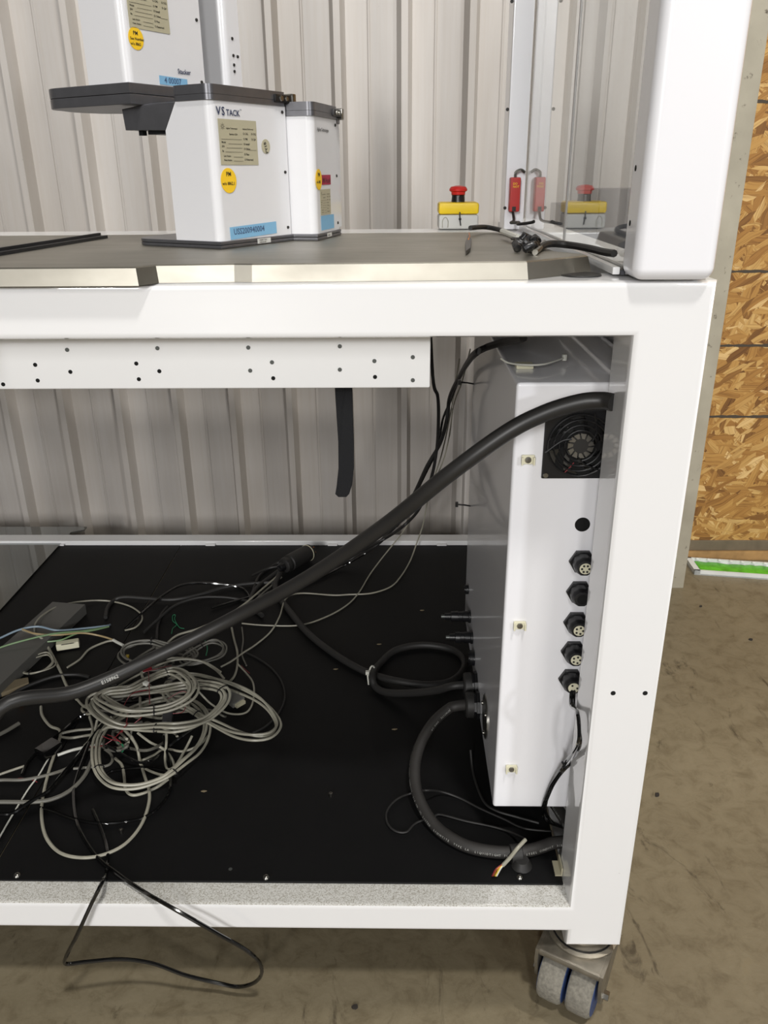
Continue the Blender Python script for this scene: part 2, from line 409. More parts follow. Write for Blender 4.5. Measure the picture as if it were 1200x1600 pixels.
# small bracket in the corner by the post
bm = add_box(bmesh.new(), .204, .2135, .046, .070, .1768, .179); add_box(bm, .2115, .2135, .046, .070, .179, .190)
mk('corner_bracket', bm, 'label_beige', wb)
# apron sheet below the beam
ap = box('apron_panel', -1.35, .0314, .050, .0545, .828, .8868, 'white_paint', wb, .0018)
for px, py, dk in ((5, 600.5, 1), (59, 594.5, 1), (55, 570, 1), (110, 581, 1), (105, 546.5, 0), (213, 568, 1), (217, 592.5, 1), (249, 580, 1), (246, 544, 0), (388, 543, 0),
                   (391, 579, 0), (425, 566, 0), (427, 591, 1), (531, 541, 0), (531, 577.5, 0), (585, 564, 0), (586, 589, 1), (645, 558, 0), (645, 594, 0)):
    p = at(px, py, 'Y', .050)
    lathe('hole' if dk else 'screw', p, (0, -1, 0), [(-.001, .0021), (.0003 if dk else .0006, .0021)], 'hole_black' if dk else 'screw_grey', ap, 12)
# casters
def caster(cx, cy, ang):
    a = math.radians(ang)
    ax = Vector((math.cos(a), math.sin(a), 0)); d = Vector((math.sin(a), -math.cos(a), 0))
    M = Matrix(((ax.x, d.x, 0, cx), (ax.y, d.y, 0, cy), (0, 0, 1, 0), (0, 0, 0, 1)))
    c = mk('caster', add_lathe(bmesh.new(), (cx, cy, .088), (0, 0, 1), [(0, .046), (.004, .047), (.006, .040), (.009, .040), (.010, .034), (.0168, .034)], 32), 'caster_steel', wb, smooth=True)
    lathe('bearing_ring', (cx, cy, .0925), (0, 0, 1), [(0, .0415), (.003, .0415)], 'black_plastic', c, 32)
    # fork: crown plate with two cheeks, arched
    bm = bmesh.new()
    add_box(bm, -.0425, .0425, -.040, .058, .077, .088, .004, 2, M)
    for s in (-1, 1):
        pts = [(-.040, .088), (.058, .088), (.060, .070), (.052, .034), (.040, .022), (.024, .028), (-.034, .068)]
        x0 = s*.0425-.0022
        add_prism(bm, [M @ Vector((x0, q[0], q[1])) for q in pts], (M.to_3x3() @ Vector((.0044, 0, 0))))
    mk('fork', bm, 'caster_steel', c, smooth=True)
    for s in (-1, 1):
        o = M @ Vector((s*.0195, .038, .0365))
        prof_ = [(-.0165, .012), (-.0165, .029), (-.016, .033), (-.012, .0358), (0, .0363), (.012, .0358), (.016, .033), (.0165, .029), (.0165, .012)]
        wl = lathe('wheel', o, ax, prof_, 'worn_tread', c, 36)
        lathe('wheel_hub', o, ax, [(-.0172, .012), (-.0172, .0300), (-.0168, .0312), (.0168, .0312), (.0172, .0300), (.0172, .012)], 'caster_blue', c, 32)
    lathe('axle_bolt', M @ Vector((.0445, .038, .0365)), ax, [(0, .0065), (.007, .0065)], 'steel', c, 6, smooth=False)
    lathe('axle_bolt', M @ Vector((-.0445, .038, .0365)), -ax, [(0, .0065), (.005, .0065)], 'steel', c, 6, smooth=False)
caster(.246, .040, -29)
caster(XL-.036, .040, -29); caster(.250, 1.075, 20); caster(XL-.036, 1.075, 60)

# ------------------------------------------------------------------ enclosure above the bench
en = empty('safety_enclosure', (.24, .35, .9375), 'white uprights holding clear side panels above the right end of bench', 'enclosure')
fp = mk('front_upright', add_box(bmesh.new(), .206, .278, -.012, .036, .9385, 1.75, .010, 5), 'white_enamel', en, smooth=True)
for z in (.985, 1.03): lathe('hole', (.206, .018, z), (-1, 0, 0), [(-.001, .0025), (.0003, .0025)], 'hole_black', fp, 12)
rp = mk('rear_upright', add_box(bmesh.new(), .174, .2065, .675, .735, .9385, 1.75, .003, 2), 'white_enamel', en, smooth=True)
for px, py in ((800, 2), (793, 171), (789, 325)):
    lathe('screw', at(px, py, 'Y', .675), (0, -1, 0), [(-.001, .0026), (.0006, .0026)], 'ink_black', rp, 12)
bm = add_box(bmesh.new(), .2115, .255, .037, .735, .9385, .9475, .001)
add_box(bm, .1995, .2065, .037, .674, .9385, .9455, .001)
br = mk('base_rail', bm, 'white_paint', en, smooth=True)
box('gasket', .2070, .2112, .037, .674, .9382, .9425, 'dark_grey', br)
for i, (y0, y1) in enumerate(((.0375, .322), (.328, .674))):
    box('clear_panel', .2076, .2106, y0-.004 if i == 0 else y0, y1, .943, 1.74, 'acrylic', en)
box('panel_joint', .2066, .2116, .3215, .3285, .943, 1.74, 'joint_grey', en, .001)
# ------------------------------------------------------------------ steel worktop
tp = [(-1.30, -.012), (-.2310, -.0126), (-.2180, .006), (-.1500, .0105), (-.1335, .0080), (.118, .0145), (.1870, .068), (.186, .084), (.163, .115), (.150, .405), (-1.30, .405)]
bm = bmesh.new(); zb, zt, ins = .9372, .953, .004
lo = [bm.verts.new((x_, y_, zb)) for x_, y_ in tp]
def inset(pts, d):
    n = len(pts); res = []
    for i in range(n):
        a, c, e = Vector(pts[i-1]), Vector(pts[i]), Vector(pts[(i+1) % n])
        n1 = Vector((-(c-a).y, (c-a).x)).normalized(); n2 = Vector((-(e-c).y, (e-c).x)).normalized()
        m_ = (n1+n2); m_ = m_/max(m_.length_squared, .5)*2
        res.append((c.x+m_.x*d, c.y+m_.y*d))
    return res
hi = [bm.verts.new((x_, y_, zt-.0012)) for x_, y_ in inset(tp, ins)]
hh = [bm.verts.new((x_, y_, zt)) for x_, y_ in inset(tp, ins+.0014)]
n = len(tp)
for A, B in ((lo, hi), (hi, hh)):
    for i in range(n): bm.faces.new((A[i], A[(i+1) % n], B[(i+1) % n], B[i]))
bm.faces.new(hh); bm.faces.new(lo[::-1])
wt = mk('steel_worktop', bm, 'stainless', origin=(-.5, .2, .9372))
tag(wt, 'brushed stainless steel worktop plate with folded front lip lying on white bench', 'worktop')
g = lathe('rubber_disc', (.172, .046, .9373), (0, 0, 1), [(0, .0195), (.0012, .019), (.0014, .006)], 'black_rubber', None, 28, origin=(.172, .046, .9373))
tag(g, 'flat black rubber disc under the clipped corner of steel worktop', 'pad')

# ------------------------------------------------------------------ stackers
def stacker(loc, deg, Lr, Ll, h, label, base_h=.0075, arm=False, lid=True, tray=.142, group='plate stackers on the steel worktop', long_side=True):
    o = empty('plate_stacker', loc, label, 'lab machine', group, math.radians(deg))
    L = dict(local=True)
    ORG[o.name] = Vector((0, 0, 0))
    # base plate with a rounded outer end (local x = along right face, y = along left face)
    e = .0015; pts = [(-e, -e)]
    pts += [(Lr+.004, -e), (Lr+.004, Ll), (Lr*.9, tray*.8)]
    for k in range(9):
        t = k/8*math.pi*.5
        pts.append((Lr*.75-k/8*(Lr*.75-.028), tray*(.95+.05*math.sin(k/8*math.pi))))
    for k in range(1, 6):
        t = k/5*math.pi*.5; pts.append((.028*(1-math.sin(t))-e, tray*.76+tray*.19*math.cos(t)))
    b_ = prism('base_plate', [(p[0], p[1], 0) for p in pts], (0, 0, base_h*.5-.0003), 'stacker_grey', o, bev=.0008)
    prism('base_deck', [(p[0], p[1], base_h*.5) for p in pts], (0, 0, base_h*.5), 'stacker_grey', o, bev=.0008)
    # body
    zb_, zt_ = base_h, h-.0145
    if arm:
        prof = [(0, zb_), (0, zt_), (Ll-.018, zt_), (Ll, zt_-.027), (Ll, zb_)]
    else:
        prof = [(0, zb_), (0, zt_), (Ll, zt_), (Ll, zb_)]
    bm = add_prism(bmesh.new(), [(0, p[0], p[1]) for p in prof], (Lr, 0, 0))
    ed = [e_ for e_ in bm.edges if abs(e_.verts[0].co.x-e_.verts[1].co.x) < 1e-6 and abs(e_.verts[0].co.y-e_.verts[1].co.y) < 1e-6 and e_.verts[0].co.y < 1e-4 and e_.verts[0].co.x < 1e-4]
    bmesh.ops.bevel(bm, geom=ed, offset=.009, segments=5, affect='EDGES', profile=.5)
    bd = mk('body', bm, 'stacker_white', o, smooth=True, **L)
    # dark slot strip behind the right face
    box('rear_slot', Lr+.0002, Lr+.0035, .004, Ll-.004, zb_+.004, zt_-.002, 'dark_grey', o, **L)
    for z in (zb_+.008, (zb_+zt_)/2, zt_-.006):
        lathe('screw', (Lr-.006, 0, z), (0, -1, 0), [(-.0005, .0019), (.0012, .0016)], 'ink_black', o, 12)
    if lid:
        pl = [(-.0015, -.0015), (Lr+.003, -.0015), (Lr+.003, Ll-.004), (-.0015, Ll-.004 if not arm else Ll-.014)]
        for nm, z0, z1 in (('lid', zt_, zt_+.0055), ('lid_top', zt_+.0058, h)):
            bm = add_prism(bmesh.new(), [(p[0], p[1], z0) for p in pl], (0, 0, z1-z0))
            ed = [e_ for e_ in bm.edges if abs(e_.verts[0].co.z-e_.verts[1].co.z) > .001]
            bmesh.ops.bevel(bm, geom=ed, offset=.008, segments=4, affect='EDGES', profile=.5)
            mk(nm, bm, 'stacker_grey', o, smooth=True, **L)
        # latch hardware at the back end of the lid
        lt_ = box('latch', Lr-.022, Lr+.014, -.0045, .012, h-.011, h-.003, 'black_plastic', o, .001, **L)
        lathe('latch_screw', (Lr-.012, -.0045, h-.007), (0, -1, 0), [(0, .003), (.0015, .0026)], 'steel', lt_, 12)
        lathe('latch_screw', (Lr-.002, -.0045, h-.007), (0, -1, 0), [(0, .0025), (.0015, .002)], 'steel', lt_, 12)
        box('latch_clip', Lr+.007, Lr+.0145, -.0062, .010, h-.014, h-.001, 'steel', lt_, .0015, **L)
        box('lid_foot', Lr+.0032, Lr+.016, .0, .03, h-.0185, h-.0115, 'stacker_grey', o, .001, **L)
    if arm:
        bm = add_prism(bmesh.new(), [(0, Ll-.0175, zt_), (0, Ll+.0008, zt_-.027), (0, Ll+.060, zt_-.025), (0, Ll+.062, zt_-.004), (0, Ll+.02, zt_)], (.075, 0, 0), .0012)
        am = mk('plate_arm', bm, 'stacker_grey', o, smooth=True, **L)
        box('arm_peg', .006, .012, Ll+.040, Ll+.046, zt_-.0305, zt_-.024, 'black_plastic', am, **L)
        box('arm_strip', .004, .060, Ll+.002, Ll+.03, zt_-.030, zt_-.0255, 'black_plastic', am, **L)
    # socket on the far left side
    sk = box('side_socket', Lr-.04, Lr-.015, Ll+.0002, Ll+.006, (zb_+zt_)*.42-.01, (zb_+zt_)*.42+.01, 'black_plastic', o, .001, **L)
    box('socket_insert', Lr-.041, Lr-.038, Ll+.001, Ll+.005, (zb_+zt_)*.42-.006, (zb_+zt_)*.42+.004, 'light_grey_plastic', sk, **L)
    return o
FX, FZ = (1, 0, 0), (0, 0, 1)
def plate(name, o, x0, x1, z0, z1, m, y=-.0003, tilt=0.0, t=.0003):
    cx, cz = (x0+x1)/2, (z0+z1)/2
    R_ = Matrix.Rotation(tilt, 4, 'Y')
    pts = [Vector((cx, y, cz))+R_ @ Vector((a-cx, 0, c-cz)) for a, c in ((x0, z0), (x1, z0), (x1, z1), (x0, z1))]
    return prism(name, pts, (0, -t, 0), m, o, local=True)
def disc(name, o, x, z, r, m, y=-.0003):
    return lathe(name, (x, y, z), (0, -1, 0), [(0, r), (.0003, r)], m, o, 28, smooth=False)
def ftext(o, s, size, x, z, m, name='printed_text', y=-.0008, tilt=0.0, sx=1.0):
    xd = Vector((math.cos(tilt), 0, math.sin(tilt))); yd = Vector((-math.sin(tilt), 0, math.cos(tilt)))
    return text(name, s, size, (x, y, z), xd, yd, m, o, push=0.0)
def service_label(o, x0, x1, z0, z1, tm='ink_black'):
    p = plate('service_label', o, x0, x1, z0, z1, 'label_beige')
    W, H = x1-x0, z1-z0; f = H*.075
    # burst emblem
    bm = bmesh.new(); c = Vector((x0+W*.10, -.0009, z1-H*.16))
    for k in range(8):
        a = k*math.pi/4; d = Vector((math.cos(a), 0, math.sin(a))); q = Vector((-d.z, 0, d.x))*H*.006
        bm.faces.new([bm.verts.new(c+d*H*.025-q), bm.verts.new(c+d*H*.08-q*.4), bm.verts.new(c+d*H*.08+q*.4), bm.verts.new(c+d*H*.025+q)])
    mk('emblem', bm, tm, p, local=True)
    rows = [('Agilent Technologies', .19, .19, .8), ('Actions Performed', .62, .19, .85), ('Service USA', .26, .32, .8), ('O CAL', .62, .30, .9), ('O OQ', .84, .30, .9),
            ('O PM', .62, .42, .9), ('O QA', .84, .42, .9), ('Model', .05, .50, .8), ('O Install', .62, .53, .9), ('S/N', .05, .59, .8), ('O Other', .62, .64, .9),
            ('By', .05, .69, .8), ('Last Action', .08, .80, .75), ('O Pass', .62, .76, .9), ('Next Action', .08, .89, .75), ('O Returned', .62, .88, .9)]
    cu = []
    for s, fx, fz, sc in rows:
        ftext(p, s, f*sc*(0.82 if len(s) > 14 else 1), x0+W*fx, z1-H*fz-f*.3, tm)
    bm = bmesh.new()
    for fx0, fx1, fz in ((.05, .58, .44), (.22, .58, .54), (.16, .58, .63), (.13, .58, .72), (.33, .58, .83), (.33, .58, .92), (.78, .96, .67)):
        a, c_ = x0+W*fx0, x0+W*fx1; z = z1-H*fz
        bm.faces.new([bm.verts.new((a, -.0009, z)), bm.verts.new((c_, -.0009, z)), bm.verts.new((c_, -.0009, z+H*.007)), bm.verts.new((a, -.0009, z+H*.007))])
    mk('ruled_lines', bm, tm, p, local=True)
    return p
def sticker(o, x, z, r, lines):
    d = disc('round_sticker', o, x, z, r, 'sticker_yellow')
    for i, (s, dx, dz, sc) in enumerate(lines): ftext(d, s, r*sc, x+dx*r, z+dz*r, 'ink_black', y=-.0008)
u2c = at(345, 378, 'Z', .9605)
Z0 = .9532
u2 = stacker((u2c.x, u2c.y, Z0), 60.3, .1265, .0644, 1.1126-Z0, 'front white stacker with beige label and long blue tape, standing on steel worktop', arm=True)
ftext(u2, 'V', .0112, .0085, 1.0845-Z0, 'ink_navy'); ftext(u2, 'S', .0112, .0165, 1.0845-Z0, 'ink_navy'); ftext(u2, 'TACK', .0082, .0238, 1.0845-Z0, 'ink_navy')
ftext(u2, 'TM', .002, .046, 1.090-Z0, 'ink_navy')
service_label(u2, .010, .072, 1.037-Z0, 1.081-Z0)
sticker(u2, .020, 1.0215-Z0, .0125, [('PM', -.3, .35, .5), ('w/o 8862.1', -.85, -.35, .36)])
fy = disc('year_sticker', u2, .087, 1.056-Z0, .0075, 'label_beige')
ftext(fy, 'FY18', .0058, .0905, 1.0495-Z0, 'ink_black', tilt=math.radians(108))
tpz = plate('blue_tape', u2, .016, .098, .9625-Z0, .9755-Z0, 'tape_blue', tilt=math.radians(-1.5))
ftext(tpz, 'USS200940004', .0088, .0215, .9665-Z0, 'ink_blue', tilt=math.radians(1))
lb = plate('base_label', u2, .060, .084, .0012, .0066, 'light_grey_plastic', y=-.0018)
ftext(lb, 'AGILENT TECH', .0020, .063, .0042, 'ink_black', y=-.0023); ftext(lb, 'MADE IN USA', .0020, .063, .0018, 'ink_black', y=-.0023)
box('rear_block', .1305, .146, .002, .03, .0078, .045, 'stacker_grey', u2, .001, local=True)
# upper one resting on the arm
c1_ = at(205, 165, 'Y', .2)
Z1 = u2c.z*0+1.0985
u1 = stacker((c1_.x, c1_.y, Z1-.0015), 60.3, .118, .0600, .175, 'upper white stacker partly out of frame, its dark plate resting on front stacker arm', base_h=.0205, tray=.150)
service_label(u1, .010, .068, .0715, .112)
sticker(u1, .017, .0620, .0105, [('PM', -.35, .3, .5), ('See Number', -.8, -.15, .36), ('w/o 8862', -.8, -.6, .36)])
bt = plate('blue_tape', u1, .045, .088, .0215, .0300, 'tape_blue', tilt=math.radians(1))
ftext(bt, '4 00007', .008, .052, .0235, 'ink_blue')
ftext(u1, 'Stacker', .0068, .074, .0345, 'ink_navy')
# right one
u3c = at(495, 366, 'Z', .9605)
u3 = stacker((u3c.x, u3c.y, Z0), 77.2, .0935, .042, 1.103-Z0, 'right white stacker with pink-red tape beside yellow dot, tucked behind front stacker', tray=.06)
ftext(u3, 'Agilent Technologies', .0052, .014, 1.0735-Z0, 'ink_black')
sticker(u3, .014, 1.021-Z0, .0115, [('PM', -.3, .3, .5), ('w/o 8862', -.8, -.35, .36)])
rt = plate('red_tape', u3, .026, .061, 1.015-Z0, 1.026-Z0, 'tape_red'); ftext(rt, 'W/ 4 x A', .008, .028, 1.017-Z0, 'ink_black')
service_label(u3, .017, .058, .981-Z0, 1.010-Z0)
plate('blue_tape', u3, .018, .070, .9635-Z0, .980-Z0, 'tape_blue')
lb = plate('base_label', u3, .036, .054, .0015, .0062, 'light_grey_plastic', y=-.0018)
ftext(lb, 'AGILENT', .0022, .038, .0028, 'ink_black', y=-.0023)
box('rear_column', .0985, .122, .004, .04, .0078, 1.094-Z0, 'stacker_white', u3, .003, local=True)
# tall tower behind
u4 = stacker((-.2085, .352, Z0), 60.3, .030, .056, .42, 'tall plain white stacker tower standing behind the front stacker, screws down its edge', tray=.07)
for z in (.165, .19, .197, .207, .225, .28):
    lathe('edge_screw', (.016, -.0003, z), (0, -1, 0), [(0, .0018), (.001, .0015)], 'ink_black', u4, 10)
# dark bar lying on worktop at left
p0, p1 = at(155, 372, 'Z', .953), at(0, 397, 'Z', .953)
d = (p1-p0).normalized(); q = Vector((-d.y, d.x, 0))*-1
pa, pb = p0, p0+d*.62
bm = add_prism(bmesh.new(), [pa, pb, pb-q*.012, pa-q*.012], (0, 0, .0035))
add_prism(bm, [pa+Vector((0, 0, .0036)), pb+Vector((0, 0, .0036)), pb-q*.003+Vector((0, 0, .0036)), pa-q*.003+Vector((0, 0, .0036))], (0, 0, .003))
o = mk('metal_bar', bm, 'black_plastic', origin=(pa+pb)/2)
tag(o, 'thin black angle bar lying on left side of steel worktop', 'bar')
# emergency stop
es = empty('emergency_stop', (.101, .70, .938), 'red mushroom emergency stop button on yellow and grey box behind steel worktop', 'button')
box('housing', .0675, .1345, .70, .755, .938, .9615, 'light_grey_plastic', es, .004)
box('cover', .0672, .1348, .6995, .7555, .9618, .9805, 'yellow_plastic', es, .004)
bm = bmesh.new(); add_tube(bm, spline([(.074, .6996, .941), (.074, .6996, .952), (.0785, .6996, .9575), (.083, .6996, .952), (.083, .6996, .941)], 5), .0006, 6)
mk('knockout_ring', bm, 'cable_grey', es, smooth=True)
lathe('collar', (.101, .7275, .9803), (0, 0, 1), [(0, .0115), (.0105, .0105), (.0115, .012)], 'black_plastic', es, 24)
lathe('push_button', (.101, .7275, .992), (0, 0, 1), [(0, .0115), (.0045, .0120), (.006, .0150), (.009, .0152), (.0125, .0125), (.0142, .005), (.0144, .001)], 'red_plastic', es, 28)
tube('tie_tail', [(.1025, .699, .9655), (.103, .6985, .955), (.1045, .698, .944)], .0011, 'black_plastic', es, 6)
lathe('tie_head', (.103, .6975, .9545), (0, -1, 0), [(0, .0025), (.002, .002)], 'black_plastic', es, 8)
# red safety switch on rear upright
rs = empty('safety_switch', (.1875, .67, .97), 'slim red safety switch with steel eye hanging on rear white upright', 'switch')
box('switch_body', .1795, .1960, .655, .674, .967, 1.019, 'red_paint', rs, .002)
box('switch_slot', .184, .190, .6545, .6552, .968, .975, 'ink_black', rs)
t_ = text('switch_text', 'DO\nNOT', .0045, (.1835, .6548, 1.008), (1, 0, 0), (0, 0, 1), 'sticker_yellow', rs)
bm = add_tube(bmesh.new(), spline([(.188, .664, 1.018), (.188, .664, 1.026), (.196, .664, 1.030), (.203, .664, 1.026)], 6), .0022, 8)
mk('key_loop', bm, 'steel', rs, smooth=True)
cg = 'cables lying on the steel worktop'
def cable(name, pts, r, m, label, cat='cable', group=None, sides=8, closed=False, per=7):
    o = tube(name, pts, r, m, None, sides, closed, per, origin=Vector(pts[0]))
    tag(o, label, cat, group); return o
cable('switch_cable', [(.186, .66, .967), (.1855, .64, .955), (.176, .60, .9535), (.183, .56, .956), (.176, .52, .956), (.188, .50, .9585), (.195, .49, .961)], .0022, 'black_rubber', 'thin black lead curling down from the red safety switch onto worktop', group=cg)
cable('worktop_cable', [at(735, 356, 'Z', .963), at(760, 355, 'Z', .960), at(790, 362, 'Z', .957), at(815, 375, 'Z', .956), at(838, 392, 'Z', .9545)], .003, 'black_rubber', 'black lead running from near emergency stop to connector cluster', group=cg)
cable('sleeved_wire', [at(785, 361, 'Z', .962), at(797, 366, 'Z', .961), at(810, 371, 'Z', .960)], .0034, 'wire_white', 'short white sleeve with print over leads beside the connector cluster', 'sleeve')
pc = [at(832, 393, 'Z', .955), at(842, 387, 'Z', .957), at(860, 381, 'Z', .958), at(890, 383, 'Z', .9565), at(920, 388, 'Z', .956), at(945, 394, 'Z', .9555), at(968, 396, 'Z', .956)]
pc[-1].x = .2035
cable('worktop_cable', pc, .0036, 'black_rubber', 'thick black cord from connector cluster into gap beside the front upright', group=cg)
# tagged key fob in front of emergency stop
p = at(731, 379, 'Z', .957)
bm = bmesh.new(); add_tube(bm, [at(733, 364, 'Z', .9585), at(734, 369, 'Z', .958), at(732, 374, 'Z', .9575)], .0009, 6)
fob = mk('pull_tab', bm, 'copper', origin=p, smooth=True); tag(fob, 'small black pull tab on wire lying on worktop before emergency stop', 'tab')
prism('tab_grip', [at(732, 366, 'Z', .9575), at(737, 374, 'Z', .9575), at(735, 387, 'Z', .9575), at(728, 392, 'Z', .9575), at(727, 378, 'Z', .9575)], (0, 0, -.0035), 'black_plastic', fob)
# connector cluster
cc = empty('connector_cluster', at(822, 378, 'Z', .953), 'tangle of small black plug connectors beside right clear panel on worktop', 'connectors')
random.seed(3)
for k in range(11):
    p = at(random.uniform(806, 842), random.uniform(372, 386), 'Z', .9575+random.uniform(0, .008))
    dd = Vector((random.uniform(-.4, 1), random.uniform(-1, .4), random.uniform(-.1, .5))).normalized()
    lathe('plug', p, dd, [(-.007, .002), (-.006, .0042), (0, .0042), (.001, .0034), (.005, .0034), (.006, .002)], 'black_plastic', cc, 8)
tube('lead', [at(800, 373, 'Z', .957), at(815, 374, 'Z', .963), at(830, 382, 'Z', .959), at(842, 392, 'Z', .955)], .0018, 'black_rubber', cc, 6)
cable('foil_sleeve', [at(836, 394, 'Z', .956), at(845, 386, 'Z', .957), at(850, 379, 'Z', .958)], .003, 'steel', 'silver braided sleeve end beside the connector cluster', 'sleeve')

# dark stepped object behind the clear panel
bm = add_box(bmesh.new(), .34, .425, 1.08, 1.18, .0, .963, .002); add_box(bm, .425, .56, 1.08, 1.18, .0, .992, .002)
o = mk('stepped_form', bm, 'dark_grey', smooth=True, origin=(.45, 1.13, 0)); tag(o, 'dark grey stepped cabinet seen through the clear side panel', 'form')

# ------------------------------------------------------------------ control box
cb = empty('control_box', (.21, .365, .232), 'white enamelled electrical control box with fan, mounted inside right post', 'control box')
bx = box('enclosure_body', .127, .284, .110, .62, .232, .818, 'white_enamel', cb, .004, 3)
# mounting feet down to the side rail (hidden under the box)
bm = add_box(bmesh.new(), .225, .284, .20, .26, .1775, .2318); add_box(bm, .225, .284, .50, .56, .1775, .2318)
mk('mounting_foot', bm, 'white_paint', cb)
# fan
fc = Vector((.200, .110, .749))
fn = mk('cooling_fan', add_box(bmesh.new(), .160, .240, .1065, .1098, .709, .789, .0016, 2), 'black_plastic', cb, smooth=True)
lathe('fan_opening', (fc.x, .1064, fc.z), (0, -1, 0), [(0, .0365), (.0002, .0365)], 'hole_black', fn, 40)
bm = bmesh.new()
for k in range(7):
    a0 = k*2*math.pi/7; pts = []
    for t, r_ in ((0, .015), (.25, .022), (.5, .029), (.65, .035)):
        pts.append(Vector((fc.x+math.cos(a0+t)*r_, .1060, fc.z+math.sin(a0+t)*r_)))
    for t, r_ in ((1.15, .035), (.9, .029), (.6, .022), (.35, .015)):
        pts.append(Vector((fc.x+math.cos(a0+t)*r_, .1048, fc.z+math.sin(a0+t)*r_)))
    add_prism(bm, pts, (0, .0003, 0))
mk('fan_blades', bm, 'black_gloss', fn)
bm = bmesh.new()
for r_ in (.0355, .0295, .0235, .0175):
    add_tube(bm, [Vector((fc.x+math.cos(a*math.pi/24)*r_, .1030, fc.z+math.sin(a*math.pi/24)*r_)) for a in range(48)], .0010, 6, True)
for k in range(3):
    a0 = k*2*math.pi/3+.4
    add_tube(bm, spline([Vector((fc.x+math.cos(a0+t)*r_, .1026, fc.z+math.sin(a0+t)*r_)) for t, r_ in ((0, .013), (.35, .021), (.65, .029), (.85, .039))], 5), .0011, 6)
mk('finger_guard', bm, 'black_plastic', fn, smooth=True)
lathe('fan_motor', (fc.x, .1058, fc.z), (0, -1, 0), [(0, .0125), (.002, .0125), (.0024, .011)], 'ink_black', fn, 28)
bm = bmesh.new()
for k in range(11):
    a0 = k*2*math.pi/11
    pts = [Vector((fc.x+math.cos(a0+t)*r_, .1031, fc.z+math.sin(a0+t)*r_)) for t, r_ in ((0, .0085), (.33, .0085), (.50, .0145), (.05, .0145))]
    add_prism(bm, pts, (0, -.0008, 0))
mk('motor_label', bm, 'steel', fn)
for sx_, sz_ in ((-1, -1), (-1, 1), (1, -1), (1, 1)):
    lathe('fan_screw', (fc.x+sx_*.0355, .1065, fc.z+sz_*.0355), (0, -1, 0), [(0, .0032), (.0015, .0028), (.0015, .001)], 'steel', fn, 14)
tube('fan_wire', [(.184, .1045, .716), (.190, .1045, .723), (.1945, .1045, .729)], .0006, 'wire_red', fn, 6)
lathe('knockout_hole', (.2118, .110, .6515), (0, -1, 0), [(-.001, .0088), (.0004, .0088)], 'hole_black', cb, 28)
for px, py in ((825, 718), (812, 977), (799, 1201)):
    p = at(px, py, 'Y', .108)
    bm = add_box(bmesh.new(), p.x-.0075, p.x+.0075, .1065, .1098, p.z-.0055, p.z+.0055, .0012)
    add_box(bm, p.x-.0075, p.x-.0055, .1035, .107, p.z-.0055, p.z+.0035); add_box(bm, p.x+.0055, p.x+.0075, .1035, .107, p.z-.0055, p.z+.0035)
    c_ = mk('cable_mount', bm, 'cream_plastic', cb, smooth=True)
    lathe('mount_screw', (p.x, .1066, p.z), (0, -1, 0), [(0, .0038), (.0016, .0034), (.002, .0012)], 'steel', c_, 14)
def gland(p, ax, s=1.0, pins=5):
    g_ = lathe('cable_gland', p, ax, [(0, .0155*s), (.004*s, .0155*s), (.0045*s, .0145*s)], 'black_plastic', cb, 6, smooth=False)
    lathe('gland_nut', Vector(p)+Vector(ax)*.0046*s, ax, [(0, .0125*s), (.010*s, .0122*s), (.012*s, .0115*s), (.016*s, .0095*s), (.0165*s, .0075*s)], 'black_plastic', g_, 10)
    f = Vector(p)+Vector(ax)*.0211*s
    if pins:
        lathe('contact_insert', f, ax, [(0, .0070*s), (.0006, .0068*s)], 'cream_plastic', g_, 18)
        x_, y_, a_ = basis(ax); bm = bmesh.new()
        for k in range(pins):
            t = 2*math.pi*k/pins
            add_lathe(bm, f+(x_*math.cos(t)+y_*math.sin(t))*.0042*s+a_*.0006, ax, [(0, .0014*s), (.0004, .0014*s)], 8)
        mk('contact_holes', bm, 'ink_black', g_)
    else:
        lathe('gland_mouth', f, ax, [(0, .0062*s), (.0004, .0060*s)], 'hole_black', g_, 18)
for z, pn in ((.6050, 6), (.5645, 0), (.5225, 5), (.4815, 5), (.4410, 3)):
    gland((.2150, .1098, z), (0, -1, 0), 1.0, pn)
# left face fittings
def side_conn(y, z, ln):
    c_ = lathe('side_connector', (.1268, y, z), (-1, 0, 0), [(0, .0115), (.004, .0115), (.0045, .0098), (.014, .0098), (.0145, .0088), (.022, .0088), (.0225, .0098), (ln*.75, .0092), (ln*.77, .0065), (ln, .006)], 'black_plastic', cb, 14)
    lathe('connector_tip', (.1268-ln, y, z), (-1, 0, 0), [(0, .0035), (.006, .003)], 'screw_grey', c_, 10)
side_conn(.505, .300, .046); side_conn(.455, .288, .040)
lathe('side_fitting', (.1268, .56, .325), (-1, 0, 0), [(0, .009), (.006, .009), (.0065, .006), (.008, .006)], 'black_plastic', cb, 14)
lathe('side_fitting', (.1268, .415, .272), (-1, 0, 0), [(0, .013), (.008, .013), (.0085, .009), (.010, .009)], 'black_plastic', cb, 14)
G1, G2 = Vector((.1268, .362, .2545)), Vector((.1268, .318, .2480))
for G in (G1, G2):
    c_ = lathe('large_gland', G, (-1, 0, 0), [(0, .0225), (.005, .0225), (.0055, .019), (.009, .019)], 'black_plastic', cb, 8, smooth=False)
    lathe('gland_cap', G+Vector((-.0092, 0, 0)), (-1, 0, 0), [(0, .0205), (.010, .0205), (.0125, .0185), (.013, .012)], 'black_rubber', c_, 20)
dp = lathe('cover_disc', (.1268, .232, .290), (-1, 0, 0), [(0, .032), (.0015, .032), (.002, .030)], 'steel', cb, 36)
for a in (0.3, 2.4, 4.5):
    lathe('disc_screw', (.1248, .232+.025*math.cos(a), .290+.025*math.sin(a)), (-1, 0, 0), [(0, .0035), (.002, .003)], 'steel', dp, 12)
